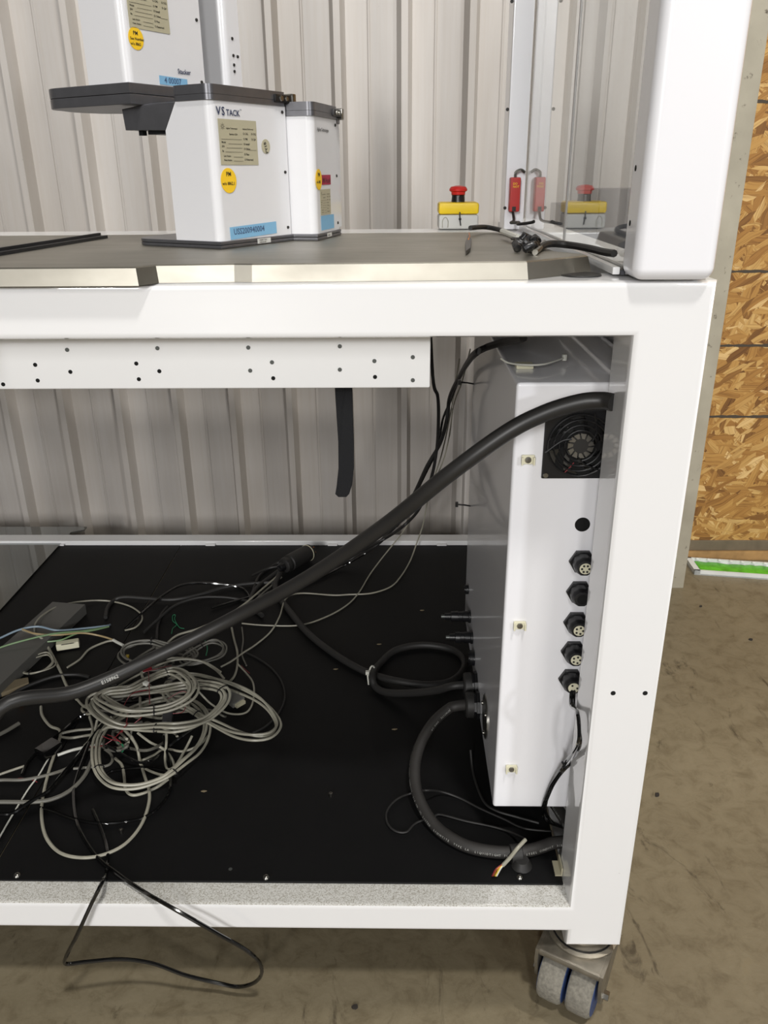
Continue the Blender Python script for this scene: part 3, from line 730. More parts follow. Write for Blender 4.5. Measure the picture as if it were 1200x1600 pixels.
for z, y in ((.6965, .60), (.480, .583)):
    bm = add_tube(bmesh.new(), [Vector((.127, y, z)), Vector((.116, y, z+.002)), Vector((.104, y, z+.003))], .0014, 6); add_box(bm, .100, .105, y-.003, y+.003, z-.001, z+.007)
    mk('tie_end', bm, 'black_plastic', cb)
# tie mount on top of the box
p = at(819, 570, 'Z', .8215)
tm = box('tie_mount', p.x-.010, p.x+.010, p.y-.008, p.y+.008, .8181, .8235, 'cream_plastic', cb, .001)
tube('white_tie', [at(782, 560, 'Z', .8300), at(795, 567, 'Z', .825), at(819, 570, 'Z', .8255), at(850, 569, 'Z', .826), at(882, 559, 'Z', .826)], .0011, 'wire_white', tm, 6)
lathe('tie_head', at(882, 559, 'Z', .826), (0, 0, 1), [(-.003, .003), (.004, .003)], 'wire_white', tm, 8)
# twin cables from the last gland
for i, dx in enumerate((-.0016, .0018)):
    pts = [Vector((.2150+dx, .094, .441)), Vector((.2110+dx, .072, .428)), at(902, 1112, 'X', .2065+dx), at(905, 1140, 'X', .2062+dx), at(904+dx*1200, 1164, 'X', .2062+dx), at(889+dx*2600, 1190, 'Y', .070), at(876+dx*900, 1207, 'Y', .082), at(862+dx*1000, 1228, 'Y', .098), at(852+dx*1000, 1252, 'Y', .104), at(850+dx*1500, 1268, 'Y', .110), at(858+dx*2000, 1283, 'Z', .19), at(880, 1293, 'Z', .181)]
    cable('sensor_cable', pts, .0021, 'black_gloss', ('left' if dx < 0 else 'right')+' strand of black cable pair dropping from the lowest front gland of control box', group='black cable pair below the control box glands')
cable('cable_tie', [at(884, 1200, 'Y', .074), at(879, 1191, 'Y', .070)], .0016, 'black_plastic', 'tiny black tie around the cable pair in front of control box', 'cable tie')

# ------------------------------------------------------------------ strap
bm = bmesh.new(); pts = [(.0, .886), (-.0, .86), (.001, .80), (.002, .75), (.0015, .72), (-.001, .70), (-.004, .688)]
xs = [-.0612+q_[0] for q_ in pts]
L1, R1 = [], []
for i, (dx, z) in enumerate(pts):
    hw = (.0095, .0095, .0095, .0088, .0088, .0088, .0080)[i]
    L1.append((xs[i]-hw, .115+.002*math.sin(i), z)); R1.append((xs[i]+hw, .115+.002*math.sin(i), z))
tip = [(xs[-1]-.0045, .115, .684), (xs[-1]+.0045, .115, .684)]
poly = L1+tip+R1[::-1]
o = mk('hook_and_loop_strap', add_prism(bmesh.new(), poly, (0, .0022, 0)), 'strap_weave', origin=(-.061, .115, .886)); tag(o, 'black woven hook and loop strap hanging below the bench apron', 'strap')

# ------------------------------------------------------------------ large hose
hp = [(.2135, .040, .8150), *[at(*q_) for q_ in ((940, 626, 'Y', .048), (905, 629, 'Y', .052), (850, 646, 'Y', .052), (790, 677, 'Y', .050), (700, 742, 'Y', .055), (600, 822, 'Y', .085), (480, 903, 'Y', .13), (360, 968, 'Y', .155), (240, 1028, 'Y', .135), (120, 1080, 'Y', .085), (0, 1107, 'Y', .035))], (-.52, -.01, .36), (-.66, -.05, .30), (-.80, -.08, .18), (-.9, -.08, .04), (-1.0, -.05, .012), (-1.2, .0, .012)]
hose = tube('rubber_hose', hp, .0089, 'hose_rubber', None, 20, origin=(.2135, .04, .815)); tag(hose, 'thick black rubber hose arching from the right post across the open bay', 'hose')
hc = spline(hp, 7); best = min(range(2, len(hc)-2), key=lambda i: (hc[i]-at(178, 1056, 'Y', hc[i].y)).length)
hx = (hc[best-2]-hc[best+2]).normalized(); hn = (CAM-hc[best]).normalized(); hn = (hn-hx*hn.dot(hx)).normalized(); hy = hn.cross(hx)
text('printed_mark', 'E158962', .0062, hc[best]-hx*.012+hn*.0088-hy*.0035, hx, hy, 'print_white', hose, push=0.0008)

# ------------------------------------------------------------------ conduit
SH = .1767
def sp_(px, py, h=0.003): return at(px, py, 'Z', SH+h)
cp = [G2+Vector((-.021, 0, 0)), G2+Vector((-.038, -.004, .0)), sp_(700, 1108, .065), sp_(676, 1130, .055), sp_(656, 1165, .042), sp_(648, 1205, .030), sp_(655, 1248, .018), sp_(680, 1290, .0100), sp_(720, 1318, .0090), sp_(765, 1330, .0090), sp_(815, 1331, .0090), sp_(860, 1318, .0090), sp_(893, 1303, .0090), sp_(935, 1280, .0090)]
cp[-1].x = .2115; cp[-1].y = .21
con = tube('conduit', cp, .0083, 'conduit_rubber', None, 18, per=9, origin=cp[0]); tag(con, 'thick dark grey conduit with white print curving beneath the control box', 'conduit')
ctr = spline(cp, 9)
s_ = 'LIQUATITE  TYPE LA  LIQUIDTIGHT FLEXIBLE STEEL CONDUIT  3/8 IN  UL LISTED  '
bm_t = bmesh.new(); i0 = 14; acc = 0.0; li = 0
fr = frames(ctr, False); cu_cache = {}
def glyph(ch):
    if ch in cu_cache: return cu_cache[ch]
    c0 = bpy.data.curves.new('g', 'FONT'); c0.body = ch; c0.size = .0042; c0.align_x = 'CENTER'; c0.resolution_u = 1
    t0 = bpy.data.objects.new('g', c0); COL.objects.link(t0)
    me = bpy.data.meshes.new_from_object(t0.evaluated_get(bpy.context.evaluated_depsgraph_get())); bpy.data.objects.remove(t0)
    cu_cache[ch] = ([v.co.copy() for v in me.vertices], [tuple(p.vertices) for p in me.polygons]); return cu_cache[ch]
dist = 0.0; nextd = .012
for i in range(8, len(ctr)-4):
    seg = (ctr[i+1]-ctr[i]).length
    while nextd < dist+seg:
        t = (nextd-dist)/seg; P_ = ctr[i].lerp(ctr[i+1], t); T_ = (ctr[i+1]-ctr[i]).normalized()
        toc = (CAM-P_).normalized()
        s1 = T_.cross(Vector((0, 0, 1))).normalized()
        if s1.dot(Vector((-.6, -1, 0))) < 0: s1 = -s1
        nrm = (s1*.95+Vector((0, 0, 1))*.35); nrm = (nrm-T_*nrm.dot(T_)).normalized()
        upd = nrm.cross(T_)
        ch = s_[li % len(s_)]; li += 1; nextd += .0031
        if ch != ' ':
            vs, fs = glyph(ch); vv = [bm_t.verts.new(P_+nrm*.00845+T_*c_.x+upd*(c_.y-.002)) for c_ in vs]
            for f in fs:
                try: bm_t.faces.new([vv[k] for k in f])
                except ValueError: pass
    dist += seg
mk('printed_text', bm_t, 'print_white', con)
p = sp_(806, 1332, .012)
rg = lathe('ring_clamp', p+Vector((-.008, 0, -.003)), (1, .12, 0), [(0, .0105), (0.001, .0125), (.015, .0125), (.016, .0105)], 'black_rubber', con, 24)
lathe('clamp_foot', at(815, 1352, 'Z', SH+.0005), (0, 0, 1), [(0, .014), (.002, .013), (.010, .009)], 'black_rubber', rg, 20)

# ------------------------------------------------------------------ rubber supply cord and plug
rc = [sp_(437, 897, .012), sp_(430, 915, .01), sp_(438, 935, .008), sp_(458, 962, .008), sp_(480, 988, .0075), sp_(510, 1013, .0075), sp_(545, 1036, .0075), sp_(580, 1053, .008), sp_(620, 1064, .016), sp_(665, 1070, .016), sp_(703, 1065, .010), sp_(724, 1046, .0075), sp_(722, 1026, .0075), sp_(700, 1013, .0075), sp_(660, 1008, .0075), sp_(620, 1015, .0075), sp_(597, 1033, .0075), sp_(582, 1054, .020), sp_(587, 1073, .009), sp_(605, 1082, .012), sp_(640, 1083, .030), sp_(680, 1079, .055), G1+Vector((-.040, -.0, -.002)), G1+Vector((-.021, 0, 0))]
cable('supply_cord', rc, .0064, 'black_rubber', 'thick black supply cord looped and tied on shelf beside the control box', 'cord', sides=14)
zt_ = empty('zip_tie', sp_(579, 1053, .02), 'small white zip tie clinching the looped black supply cord', 'zip tie')
bm = bmesh.new(); c_ = sp_(581, 1053, .0145); x_, y_, a_ = basis((.75, -.6, .0))
add_tube(bm, [c_+x_*math.cos(k*math.pi/8)*.0085+y_*math.sin(k*math.pi/8)*.0165 for k in range(16)], .0016, 6, True)
mk('tie_band', bm, 'wire_white', zt_, smooth=True)
bm = add_box(bmesh.new(), -.003, .003, -.003, .003, -.003, .003); 
for v in bm.verts: v.co += sp_(574, 1051, .026)
add_tube(bm, [sp_(574, 1053, .026), sp_(575, 1062, .018), sp_(576, 1070, .012)], .0013, 6)
mk('tie_head', bm, 'wire_white', zt_)
pl_a, pl_b = sp_(444, 884, .022), sp_(484, 862, .022)
ax_ = (pl_b-pl_a).normalized(); ln_ = (pl_b-pl_a).length
pg = empty('power_plug', pl_a, 'black locking power plug with brass blades lying on shelf behind hose', 'plug')
lathe('plug_shell', pl_a, ax_, [(-.004, .010), (0, .017), (.010, .0185), (.011, .0165), (.016, .0165), (.018, .0195), (ln_*.95, .0195), (ln_, .0185)], 'black_rubber', pg, 22)
lathe('plug_rim', pl_a+ax_*ln_*.90, ax_, [(0, .0202), (.002, .0202)], 'cream_plastic', pg, 22)
x_, y_, a_ = basis(ax_)
for k in range(4):
    c_ = pl_a+ax_*ln_+(x_*math.cos(k*math.pi/2+.4)+y_*math.sin(k*math.pi/2+.4))*.009
    lathe('plug_blade', c_, ax_, [(-.001, .0018), (.012, .0016)], 'copper', pg, 6, smooth=False)
lathe('cord_grip', pl_a-ax_*.004, -ax_, [(0, .0105), (.008, .0095), (.012, .007)], 'black_plastic', pg, 14)
cable('supply_cord', [pl_a-ax_*.014, sp_(434, 893, .012), sp_(418, 905, .0065), sp_(402, 918, .0065), sp_(392, 935, .0065), sp_(396, 950, .0065), sp_(410, 962, .006)], .0048, 'black_rubber', 'black cord leaving the back of the power plug and curling on shelf', 'cord', sides=10)

# ------------------------------------------------------------------ cables hanging behind the bay
hg = 'cables hanging down the back of the bay'
wl = lambda *a: [at(x_, y_, 'Y', d_) for x_, y_, d_ in a]
top = at(672, 545, 'Y', .85)
cable('hanging_cable', [Vector((top.x-.01, .80, .886)), *wl((676, 586, .86), (684, 620, .88), (685, 661, .90), (682, 705, .92), (673, 750, .94), (655, 795, .96), (630, 822, .98)), *[sp_(*q_) for q_ in ((600, 842, .10), (560, 862, .05), (520, 876, .02), (497, 884, .006))]], .0036, 'black_rubber', 'black cord hanging closest to the apron end, curving down to shelf', group=hg)
cable('hanging_cable', [at(818, 528, 'Z', .868), at(790, 534, 'Z', .852), at(762, 542, 'Z', .838), at(742, 553, 'Z', .827)]+wl((730, 568, .48), (720, 585, .70), (703, 620, .88), (698, 657, .90), (687, 694, .92), (668, 727, .94), (650, 766, .97), (628, 808, 1.0))+[sp_(590, 850, .07), sp_(550, 872, .02), sp_(500, 895, .006), sp_(460, 905, .006)], .0042, 'black_rubber', 'thicker black cord swooping from under the beam above control box', group=hg)
cable('hanging_cable', wl((722, 578, .9), (706, 622, .92), (692, 655, .93), (684, 700, .95), (665, 740, .97), (640, 790, 1.0), (622, 820, 1.02))+[sp_(580, 858, .05), sp_(535, 885, .01), sp_(470, 915, .005), sp_(400, 930, .005), sp_(330, 950, .005)], .0026, 'black_gloss', 'slim glossy black cord running beside thicker cord down to shelf', group=hg)
cable('thin_cable', wl((735, 545, 1.0), (722, 596, 1.0), (709, 632, 1.0), (701, 687, 1.0), (687, 734, 1.0), (657, 789, 1.0), (628, 833, 1.0))+[sp_(*q_) for q_ in ((613, 852, .03), (593, 877, .01), (577, 899, .003), (560, 927, .003), (540, 947, .003), (507, 965, .003), (467, 977, .003), (413, 977, .003), (378, 974, .003))], .0016, 'cable_grey', 'thin grey cable hanging behind hose, the one landing further left', group=hg, sides=6)
cable('thin_cable', wl((718, 560, 1.02), (705, 640, 1.02), (690, 710, 1.02), (672, 765, 1.02), (661, 819, 1.02))+[sp_(*q_) for q_ in ((650, 852, .02), (640, 878, .004), (626, 901, .003), (610, 917, .003), (580, 927, .003), (545, 929, .003), (520, 930, .003), (470, 927, .003), (447, 935, .012), (437, 963, .01), (423, 987, .003), (400, 1007, .003), (380, 1020, .006), (362, 1033, .01), (345, 1042, .01))], .0017, 'cable_grey', 'thin grey cable hanging behind hose, the one crossing to the right', group=hg, sides=6)

# ------------------------------------------------------------------ the tangle on the shelf
tg = 'grey cables tangled on the black shelf'
bg = 'black cables tangled on the black shelf'
def tang(name, pts, r, m, label, group=tg, closed=False, cat='cable', sides=7):
    P = [sp_(*q_) if len(q_) == 3 else sp_(q_[0], q_[1], r+.001) for q_ in pts]
    return cable(name, P, r, m, label, cat, group, sides, closed, 6)
def coil(name, pts, h, nstr, r, m, label, ties, dz=0.0, group='coiled grey cables in the tangle', seed=1):
    random.seed(seed)
    P = [sp_(x_, y_, h+dz*math.sin(i*1.3)) for i, (x_, y_) in enumerate(pts)]
    C_ = spline(P, 6, True); bm = bmesh.new(); nn = len(C_)
    for s in range(nstr):
        ph_ = random.uniform(0, 6.28); a0 = (s-(nstr-1)/2)*2.0*r; offs = []
        for i in range(nn):
            t = i/nn*2*math.pi
            offs.append((a0+math.sin(t*2+ph_)*r*.8, (s % 2)*r*1.5+math.sin(t+ph_)*r*1.2+math.sin(t*3+ph_*2)*r*.8))
        add_tube(bm, C_, r, 6, True, offs)
    o = mk(name, bm, m, None, smooth=True, origin=P[0]); tag(o, label, 'cable coil', group)
    for (k) in ties:
        i = int(k*nn); fr_ = frames(C_, True)[i]
        bm = bmesh.new(); rx = nstr*r*1.15; ry = 2.6*r
        add_tube(bm, [C_[i]+fr_[0]*math.cos(q_*math.pi/6)*rx+fr_[1]*(math.sin(q_*math.pi/6)*ry+r*.6) for q_ in range(12)], .0011, 5, True)
        mk('cable_tie', bm, 'black_plastic', o, smooth=True)
    return o
coilA = [(154, 1089), (175, 1103), (202, 1111), (235, 1111), (268, 1105), (296, 1090), (303, 1073), (290, 1058), (271, 1051), (249, 1056), (224, 1066), (202, 1076), (170, 1080)]
coilB = [(145, 1100), (150, 1113), (169, 1128), (191, 1137), (219, 1139), (250, 1138), (274, 1138), (301, 1132), (323, 1121), (346, 1100), (351, 1084), (340, 1074), (312, 1069), (285, 1070), (244, 1078), (189, 1087), (153, 1092)]
coilC = [(260, 1084), (274, 1099), (296, 1110), (318, 1124), (340, 1134), (367, 1145), (395, 1150), (420, 1148), (433, 1136), (431, 1122), (417, 1103), (395, 1087), (362, 1073), (330, 1064), (295, 1058), (268, 1064)]
coilD = [(150, 1166), (152, 1194), (161, 1214), (180, 1228), (213, 1230), (246, 1222), (268, 1211), (290, 1193), (307, 1176), (318, 1155), (322, 1133), (318, 1112), (300, 1096), (270, 1090), (220, 1100), (175, 1122), (155, 1145)]
coilF = [(260, 1007), (237, 1002), (210, 1007), (193, 1015), (190, 1026), (202, 1037), (240, 1046), (285, 1040), (305, 1025), (290, 1012)]
coilG = [(75, 1023), (55, 1027), (40, 1036), (34, 1045), (42, 1052), (60, 1051), (76, 1044), (84, 1035)]
coilH = [(350, 1012), (338, 1004), (322, 1006), (300, 1018), (285, 1030), (300, 1036), (330, 1030), (348, 1022)]
coil('cable_coil', coilD, .018, 3, .0023, 'cable_grey', 'largest grey cable coil at lower front of the tangle, tied loop', (.08, .37), .004, seed=2)
coil('cable_coil', coilC, .030, 3, .0022, 'cable_grey', 'grey cable coil stretching furthest right out of the tangle', (.16, .95), .005, seed=3)
coil('cable_coil', coilB, .048, 4, .0023, 'cable_grey', 'wide bright grey cable coil lying across middle of tangle, second from top', (.29, .62), .005, seed=4)
coil('cable_coil', coilA, .066, 5, .0022, 'cable_grey', 'bright oval grey cable coil on top of tangle just below hose', (.25, .66), .004, seed=5)
coil('cable_coil', coilF, .022, 3, .0021, 'cable_dark_grey', 'dim grey cable coil behind the hose above the tangle', (.1, .5), .003, seed=6)
coil('cable_coil', coilG, .008, 3, .0014, 'cable_grey', 'small thin cable coil beside the grey raceway at left', (.55,), .002, seed=7)
coil('cable_coil', coilH, .020, 3, .0018, 'cable_dark_grey', 'small dim grey coil tucked behind right part of hose', (.3,), .003, seed=8)

tang('grey_cable', [(64, 1104), (66, 1118), (78, 1134), (92, 1140), (94, 1150), (88, 1170), (78, 1200), (70, 1230), (65, 1262), (67, 1292), (76, 1315), (95, 1333), (125, 1340), (160, 1336), (195, 1319), (220, 1290), (232, 1258), (233, 1235), (226, 1213), (218, 1185), (213, 1165, .02), (203, 1150, .03), (190, 1138, .03), (168, 1136, .03)], .0024, 'cable_grey', 'single grey cable making the lowest wide loop near shelf front')
tang('grey_cable', [(94, 1148), (100, 1145), (120, 1141), (148, 1138), (160, 1130, .02), (175, 1120, .03)], .0022, 'cable_grey', 'grey cable entering the tangle from left, upper of close pair')
tang('grey_cable', [(94, 1151), (110, 1153), (130, 1150), (150, 1146, .01), (170, 1135, .03), (195, 1120, .03)], .0022, 'cable_grey', 'grey cable entering the tangle from left, lower of close pair')
tang('grey_cable', [(-20, 1225), (0, 1219), (40, 1218), (85, 1208), (110, 1197), (122, 1180), (135, 1172), (150, 1169), (175, 1169), (200, 1168, .01)], .0026, 'cable_dark_grey', 'grey cable running off the left edge below the white tube')
tang('grey_cable', [(-20, 1218), (0, 1210), (20, 1203), (38, 1197)], .002, 'cable_grey', 'short grey cable end poking in from left edge of shelf')
tang('grey_cable', [(90, 1180), (110, 1173), (135, 1167), (160, 1162)], .0024, 'wire_white', 'pale cable end crossing toward tangle left side')
tang('grey_cable', [(115, 1201), (140, 1199), (165, 1197), (175, 1190), (173, 1178), (160, 1168)], .0022, 'cable_dark_grey', 'dark grey cable hooked around lower left of the tangle')
tang('grey_cable', [(180, 1185), (190, 1195), (194, 1212), (196, 1232), (205, 1242), (222, 1240), (245, 1230), (262, 1218, .02)], .0023, 'cable_grey', 'grey cable ending in short hook below the largest coil')
tang('grey_cable', [(205, 1150, .03), (215, 1170, .02), (220, 1195), (235, 1205), (255, 1211), (275, 1208)], .0021, 'cable_grey', 'grey cable curving inside the largest front coil')
tang('grey_cable', [(215, 1145, .03), (235, 1160, .02), (255, 1170, .01), (268, 1185), (272, 1200), (262, 1206)], .0021, 'cable_grey', 'grey cable looping inside lower right of largest coil')
tang('grey_cable', [(260, 1140, .03), (260, 1160, .02), (258, 1185), (262, 1202), (275, 1195), (290, 1170, .01), (300, 1150, .02)], .0021, 'cable_grey', 'grey cable with narrow loop within the coil lower right')
tang('grey_cable', [(222, 1188), (240, 1180), (258, 1170), (285, 1174), (310, 1165, .01), (325, 1150, .01)], .002, 'cable_grey', 'grey cable crossing sideways inside the largest coil')
tang('grey_cable', [(140, 1120, .01), (145, 1140, .01), (138, 1160), (132, 1165), (145, 1150), (152, 1125, .02)], .0022, 'cable_grey', 'grey cable bent double at the left flank of tangle')
tang('grey_cable', [(120, 1092), (130, 1103), (145, 1110, .02), (138, 1116, .01), (128, 1110), (132, 1103), (145, 1102, .02)], .0022, 'cable_grey', 'grey cable ending in tiny curl left of top coil')
tang('grey_cable', [(35, 984, .03), (60, 993, .03), (73, 1008, .01), (85, 1030), (95, 1050), (105, 1073), (120, 1093)], .0026, 'cable_grey', 'grey cable dropping straight from raceway under the hose')
tang('grey_cable', [(54, 990, .03), (55, 975, .03), (68, 960, .03), (95, 946, .02), (135, 939, .01), (170, 939), (200, 946), (218, 957), (222, 968), (212, 980), (195, 985)], .0018, 'cable_grey', 'grey cable arching over raceway end at upper left')
tang('grey_cable', [(105, 1043), (125, 1030), (140, 1014), (165, 1003), (178, 1001)], .002, 'cable_grey', 'short grey cable sloping up beside the cream connector')
tang('grey_cable', [(262, 1004, .02), (278, 992, .02), (310, 982, .02), (350, 964, .02), (380, 945, .02), (410, 920, .015), (436, 898, .015)], .0021, 'cable_grey', 'grey cable following hose upward, upper of close pair')
tang('grey_cable', [(266, 1008, .015), (285, 996, .015), (318, 986, .015), (356, 968, .015), (386, 948, .015), (416, 922, .01), (440, 902, .01)], .002, 'cable_dark_grey', 'grey cable following hose upward, lower of close pair')
tang('grey_cable', [(362, 981), (366, 1000), (371, 1020), (370, 1045), (362, 1062), (345, 1070, .02), (310, 1070, .03)], .0022, 'cable_grey', 'grey cable curving down the right flank of tangle')
tang('grey_cable', [(378, 980), (380, 1000), (378, 1022), (385, 1040)], .0016, 'cable_dark_grey', 'dim thin cable right of tangle beneath hose')
tang('grey_cable', [(372, 1038, .012), (385, 1052, .01), (395, 1066, .008), (397, 1085, .006), (392, 1105, .004), (380, 1115, .004), (355, 1114, .01), (330, 1100, .02), (310, 1080, .04)], .0017, 'cable_grey', 'thin grey cable with pale ferrule ringing right flank')
tang('grey_cable', [(205, 1045, .03), (240, 1035, .03), (270, 1028, .03), (310, 1032, .03), (335, 1045, .02), (350, 1060, .02)], .0021, 'cable_grey', 'grey cable bridging over centre of the tangle below hose')
tang('grey_cable', [(180, 1075, .03), (215, 1055, .03), (250, 1038, .04), (285, 1030, .04), (320, 1035, .03), (345, 1050, .03)], .002, 'cable_grey', 'grey cable slanting through tangle directly beneath the hose')
tang('data_cable', [(-15, 1003, .03), (0, 997, .03), (30, 984, .035), (60, 979, .035), (90, 985, .03), (130, 982, .02), (165, 978, .01), (172, 976)], .0020, 'cable_pale_blue', 'pale blue cable lying across the grey raceway', 'coloured cables over the raceway')
tang('data_cable', [(-15, 1022, .03), (0, 1012, .03), (40, 1000, .035), (85, 990, .035), (130, 986, .02), (165, 980, .01)], .0018, 'cable_green', 'pale green cable lying across the grey raceway', 'coloured cables over the raceway')
tang('data_cable', [(35, 983, .035), (55, 990, .035), (90, 992, .03), (125, 989, .02), (150, 992, .01), (175, 999, .006), (190, 1007, .004)], .0019, 'cable_tan', 'tan cable with white ferrule running right from raceway', 'coloured cables over the raceway')
tang('data_cable', [(70, 1003, .02), (95, 1000, .02), (120, 990, .02), (150, 984, .015), (170, 979, .01)], .0016, 'cable_green', 'second greenish cable crossing low beside cream connector', 'coloured cables over the raceway')
tang('cable_ferrule', [(177, 1000, .008), (184, 1004, .008), (192, 1008, .008)], .003, 'wire_white', 'white ferrule on end of tan cable', 'coloured cables over the raceway', cat='ferrule')
tang('white_tube', [(-30, 1358), (0, 1307), (12, 1286), (30, 1256), (45, 1232), (60, 1212), (70, 1195), (85, 1170)], .0013, 'wire_white', 'straight thin white tube slanting at the lower left', None, cat='cord', sides=6)  # plain thin white tube, nearly straight
# black ones
tang('black_cable', [(-20, 1272), (0, 1272), (20, 1270), (45, 1254, .008), (75, 1236, .01), (95, 1213, .01), (115, 1190, .01), (135, 1165, .01), (152, 1142, .02), (170, 1120, .03)], .003, 'black_gloss', 'glossy black cable climbing from lower left into the tangle', bg)
tang('black_cable', [(-20, 1254), (0, 1253), (50, 1253), (80, 1249), (108, 1236), (130, 1215), (142, 1192), (150, 1168)], .0032, 'cable_dark_grey', 'soft dark cable along bottom left of the tangle', bg)
tang('black_cable', [(62, 1262), (83, 1267), (115, 1279), (155, 1286), (200, 1283), (235, 1272), (260, 1246), (267, 1225), (265, 1195), (255, 1150, .02)], .0024, 'black_gloss', 'glossy black cable bowing below largest grey coil', bg)
tang('black_cable', [(35, 1210), (45, 1190), (70, 1165), (95, 1145), (125, 1120), (160, 1105, .02)], .0028, 'black_gloss', 'glossy black cable slanting steeply at the left flank', bg)
tang('black_cable', [(140, 1170), (170, 1169, .006), (220, 1171, .008), (260, 1166, .01), (285, 1150, .02), (320, 1125, .02)], .0026, 'black_gloss', 'black cable threading sideways through middle of the front coil', bg)
tang('black_cable', [(165, 1210), (178, 1204), (210, 1200), (235, 1200), (262, 1205)], .0024, 'black_gloss', 'short black cable glinting inside the bottom of front coil', bg)
tang('black_cable', [(165, 965), (168, 950), (178, 938), (195, 933, .01), (230, 935, .01), (270, 937, .01), (310, 930, .01), (350, 918, .008), (390, 912, .006), (430, 910, .006)], .004, 'black_rubber', 'matte black cable arching across shelf above the tangle', bg)
tang('black_cable', [(195, 983), (225, 955, .02), (255, 930, .02), (285, 914, .02), (320, 911, .015), (355, 914, .01), (380, 920), (392, 935)], .0028, 'black_gloss', 'glossy black cable humping over behind the tangle', bg)
tang('black_cable', [(225, 988), (250, 965, .01), (275, 945, .015), (310, 934, .015), (345, 933, .01), (372, 936), (390, 940)], .0028, 'black_rubber', 'black cable with pale band curving above green wire', bg)
tang('black_cable', [(10, 1090), (30, 1078), (60, 1065), (90, 1056), (120, 1054), (140, 1058)], .003, 'black_rubber', 'black cable emerging beside brown card under the hose', bg)
tang('black_cable', [(245, 1000), (246, 980), (252, 960), (262, 948)], .003, 'black_rubber', 'short black cable standing behind hose left of green wire', bg)
tang('black_cable', [(385, 1020), (405, 1030), (425, 1045), (440, 1065), (445, 1090), (435, 1115), (415, 1135), (395, 1145)], .0016, 'black_rubber', 'thin black cable ringing shelf right of the tangle', bg)
tang('black_cable', [(30, 1130), (10, 1142), (-10, 1152)], .0032, 'cable_dark_grey', 'short sheathed cable end under hose at left edge', bg)
tang('black_cable', [(393, 900, .006), (420, 888, .01), (445, 884, .018)], .003, 'black_rubber', 'black cable touching the back of power plug', bg)
tang('black_cable', [(395, 925), (405, 900), (425, 885), (440, 878, .01), (460, 880, .01)], .0035, 'black_rubber', 'black cable looping up around the power plug', bg)
# random heart of the tangle, short curled lengths
random.seed(11)
spots = ['left heart', 'right heart', 'upper heart', 'lower heart']
for k in range(16):
    cx, cy = random.uniform(170, 320), random.uniform(1030, 1165)
    a0 = random.uniform(0, 6.28); rad = random.uniform(14, 42); el = random.uniform(.45, .8); P = []
    for i in range(7):
        a = a0+i*random.uniform(.5, .8)
        P.append((cx+math.cos(a)*rad*(1+.1*i), cy+math.sin(a)*rad*el, random.uniform(.004, .035)))
    m_ = random.choice(['cable_grey', 'cable_grey', 'cable_dark_grey', 'black_gloss'])
    tang('buried_cable', P, random.choice([.0017, .0021, .0024]), m_, 'short %s cable length buried in the %s %s of the tangle' % ({'cable_grey': 'pale grey', 'cable_dark_grey': 'dark grey', 'black_gloss': 'glossy black'}[m_], 'upper' if cy < 1075 else 'middle' if cy < 1120 else 'lower', 'left' if cx < 215 else 'centre' if cx < 265 else 'right'), 'cable lengths buried in the tangle')
# red wires
random.seed(5)
rw = [[(160, 1150, .03), (172, 1155, .03), (188, 1158, .03)], [(140, 1167, .01), (160, 1165, .02), (180, 1152, .03), (200, 1130, .06)], [(24, 1220), (30, 1216), (48, 1218), (58, 1222)], [(232, 1048, .07), (233, 1070, .075), (234, 1100, .075)],
      [(200, 1115, .05), (197, 1130, .05), (190, 1145, .04)], [(270, 1115, .05), (285, 1113, .05), (290, 1105, .05)], [(225, 1050, .06), (245, 1045, .06), (268, 1040, .05)], [(262, 1092, .05), (285, 1080, .06), (298, 1088, .05)], [(168, 1148, .03), (180, 1153, .035), (190, 1162, .03)],
      [(377, 1040, .01), (383, 1046, .01), (390, 1052, .01)], [(210, 1130, .05), (220, 1122, .055), (222, 1118, .055)], [(190, 1110, .04), (205, 1085, .06), (230, 1078, .07)]]
rl = ['short red wire above the lower left of the largest coil', 'long red wire crossing the left flank of tangle', 'red wire bridging two cable ends far left of shelf', 'red wire hanging over the top coil beneath hose', 'red wire between top coil and lower left tangle', 'red wire hooked inside right part of second coil',
      'red wire lying just below the hose over top coil', 'red wire arching inside the top coil right side', 'red wire crossing others beside short green wire end', 'red wire meeting pale ferrule right of tangle', 'tiny red wire peak in the middle of tangle', 'red wire inside left half of top coil']
for l_, P in zip(rl, rw):
    tang('red_wire', P, .0007, 'wire_red', l_, 'fine red wires in the tangle', cat='wire', sides=5)
tang('green_wire', [(268, 990), (270, 982), (276, 976), (270, 970), (270, 962), (274, 961), (273, 968), (280, 980), (288, 982)], .0008, 'wire_green', 'curly green wire standing out behind the hose', None, cat='wire', sides=5)
tang('green_wire', [(184, 1160, .02), (190, 1162, .025), (193, 1170, .02), (190, 1176, .015)], .0012, 'wire_green', 'short green wire end with blue tip in lower tangle', None, cat='wire', sides=5)
tang('green_wire', [(320, 1000, .02), (324, 1012, .02), (322, 1024, .02)], .0010, 'wire_green', 'short green wire at small coil behind right part of hose', None, cat='wire', sides=5)
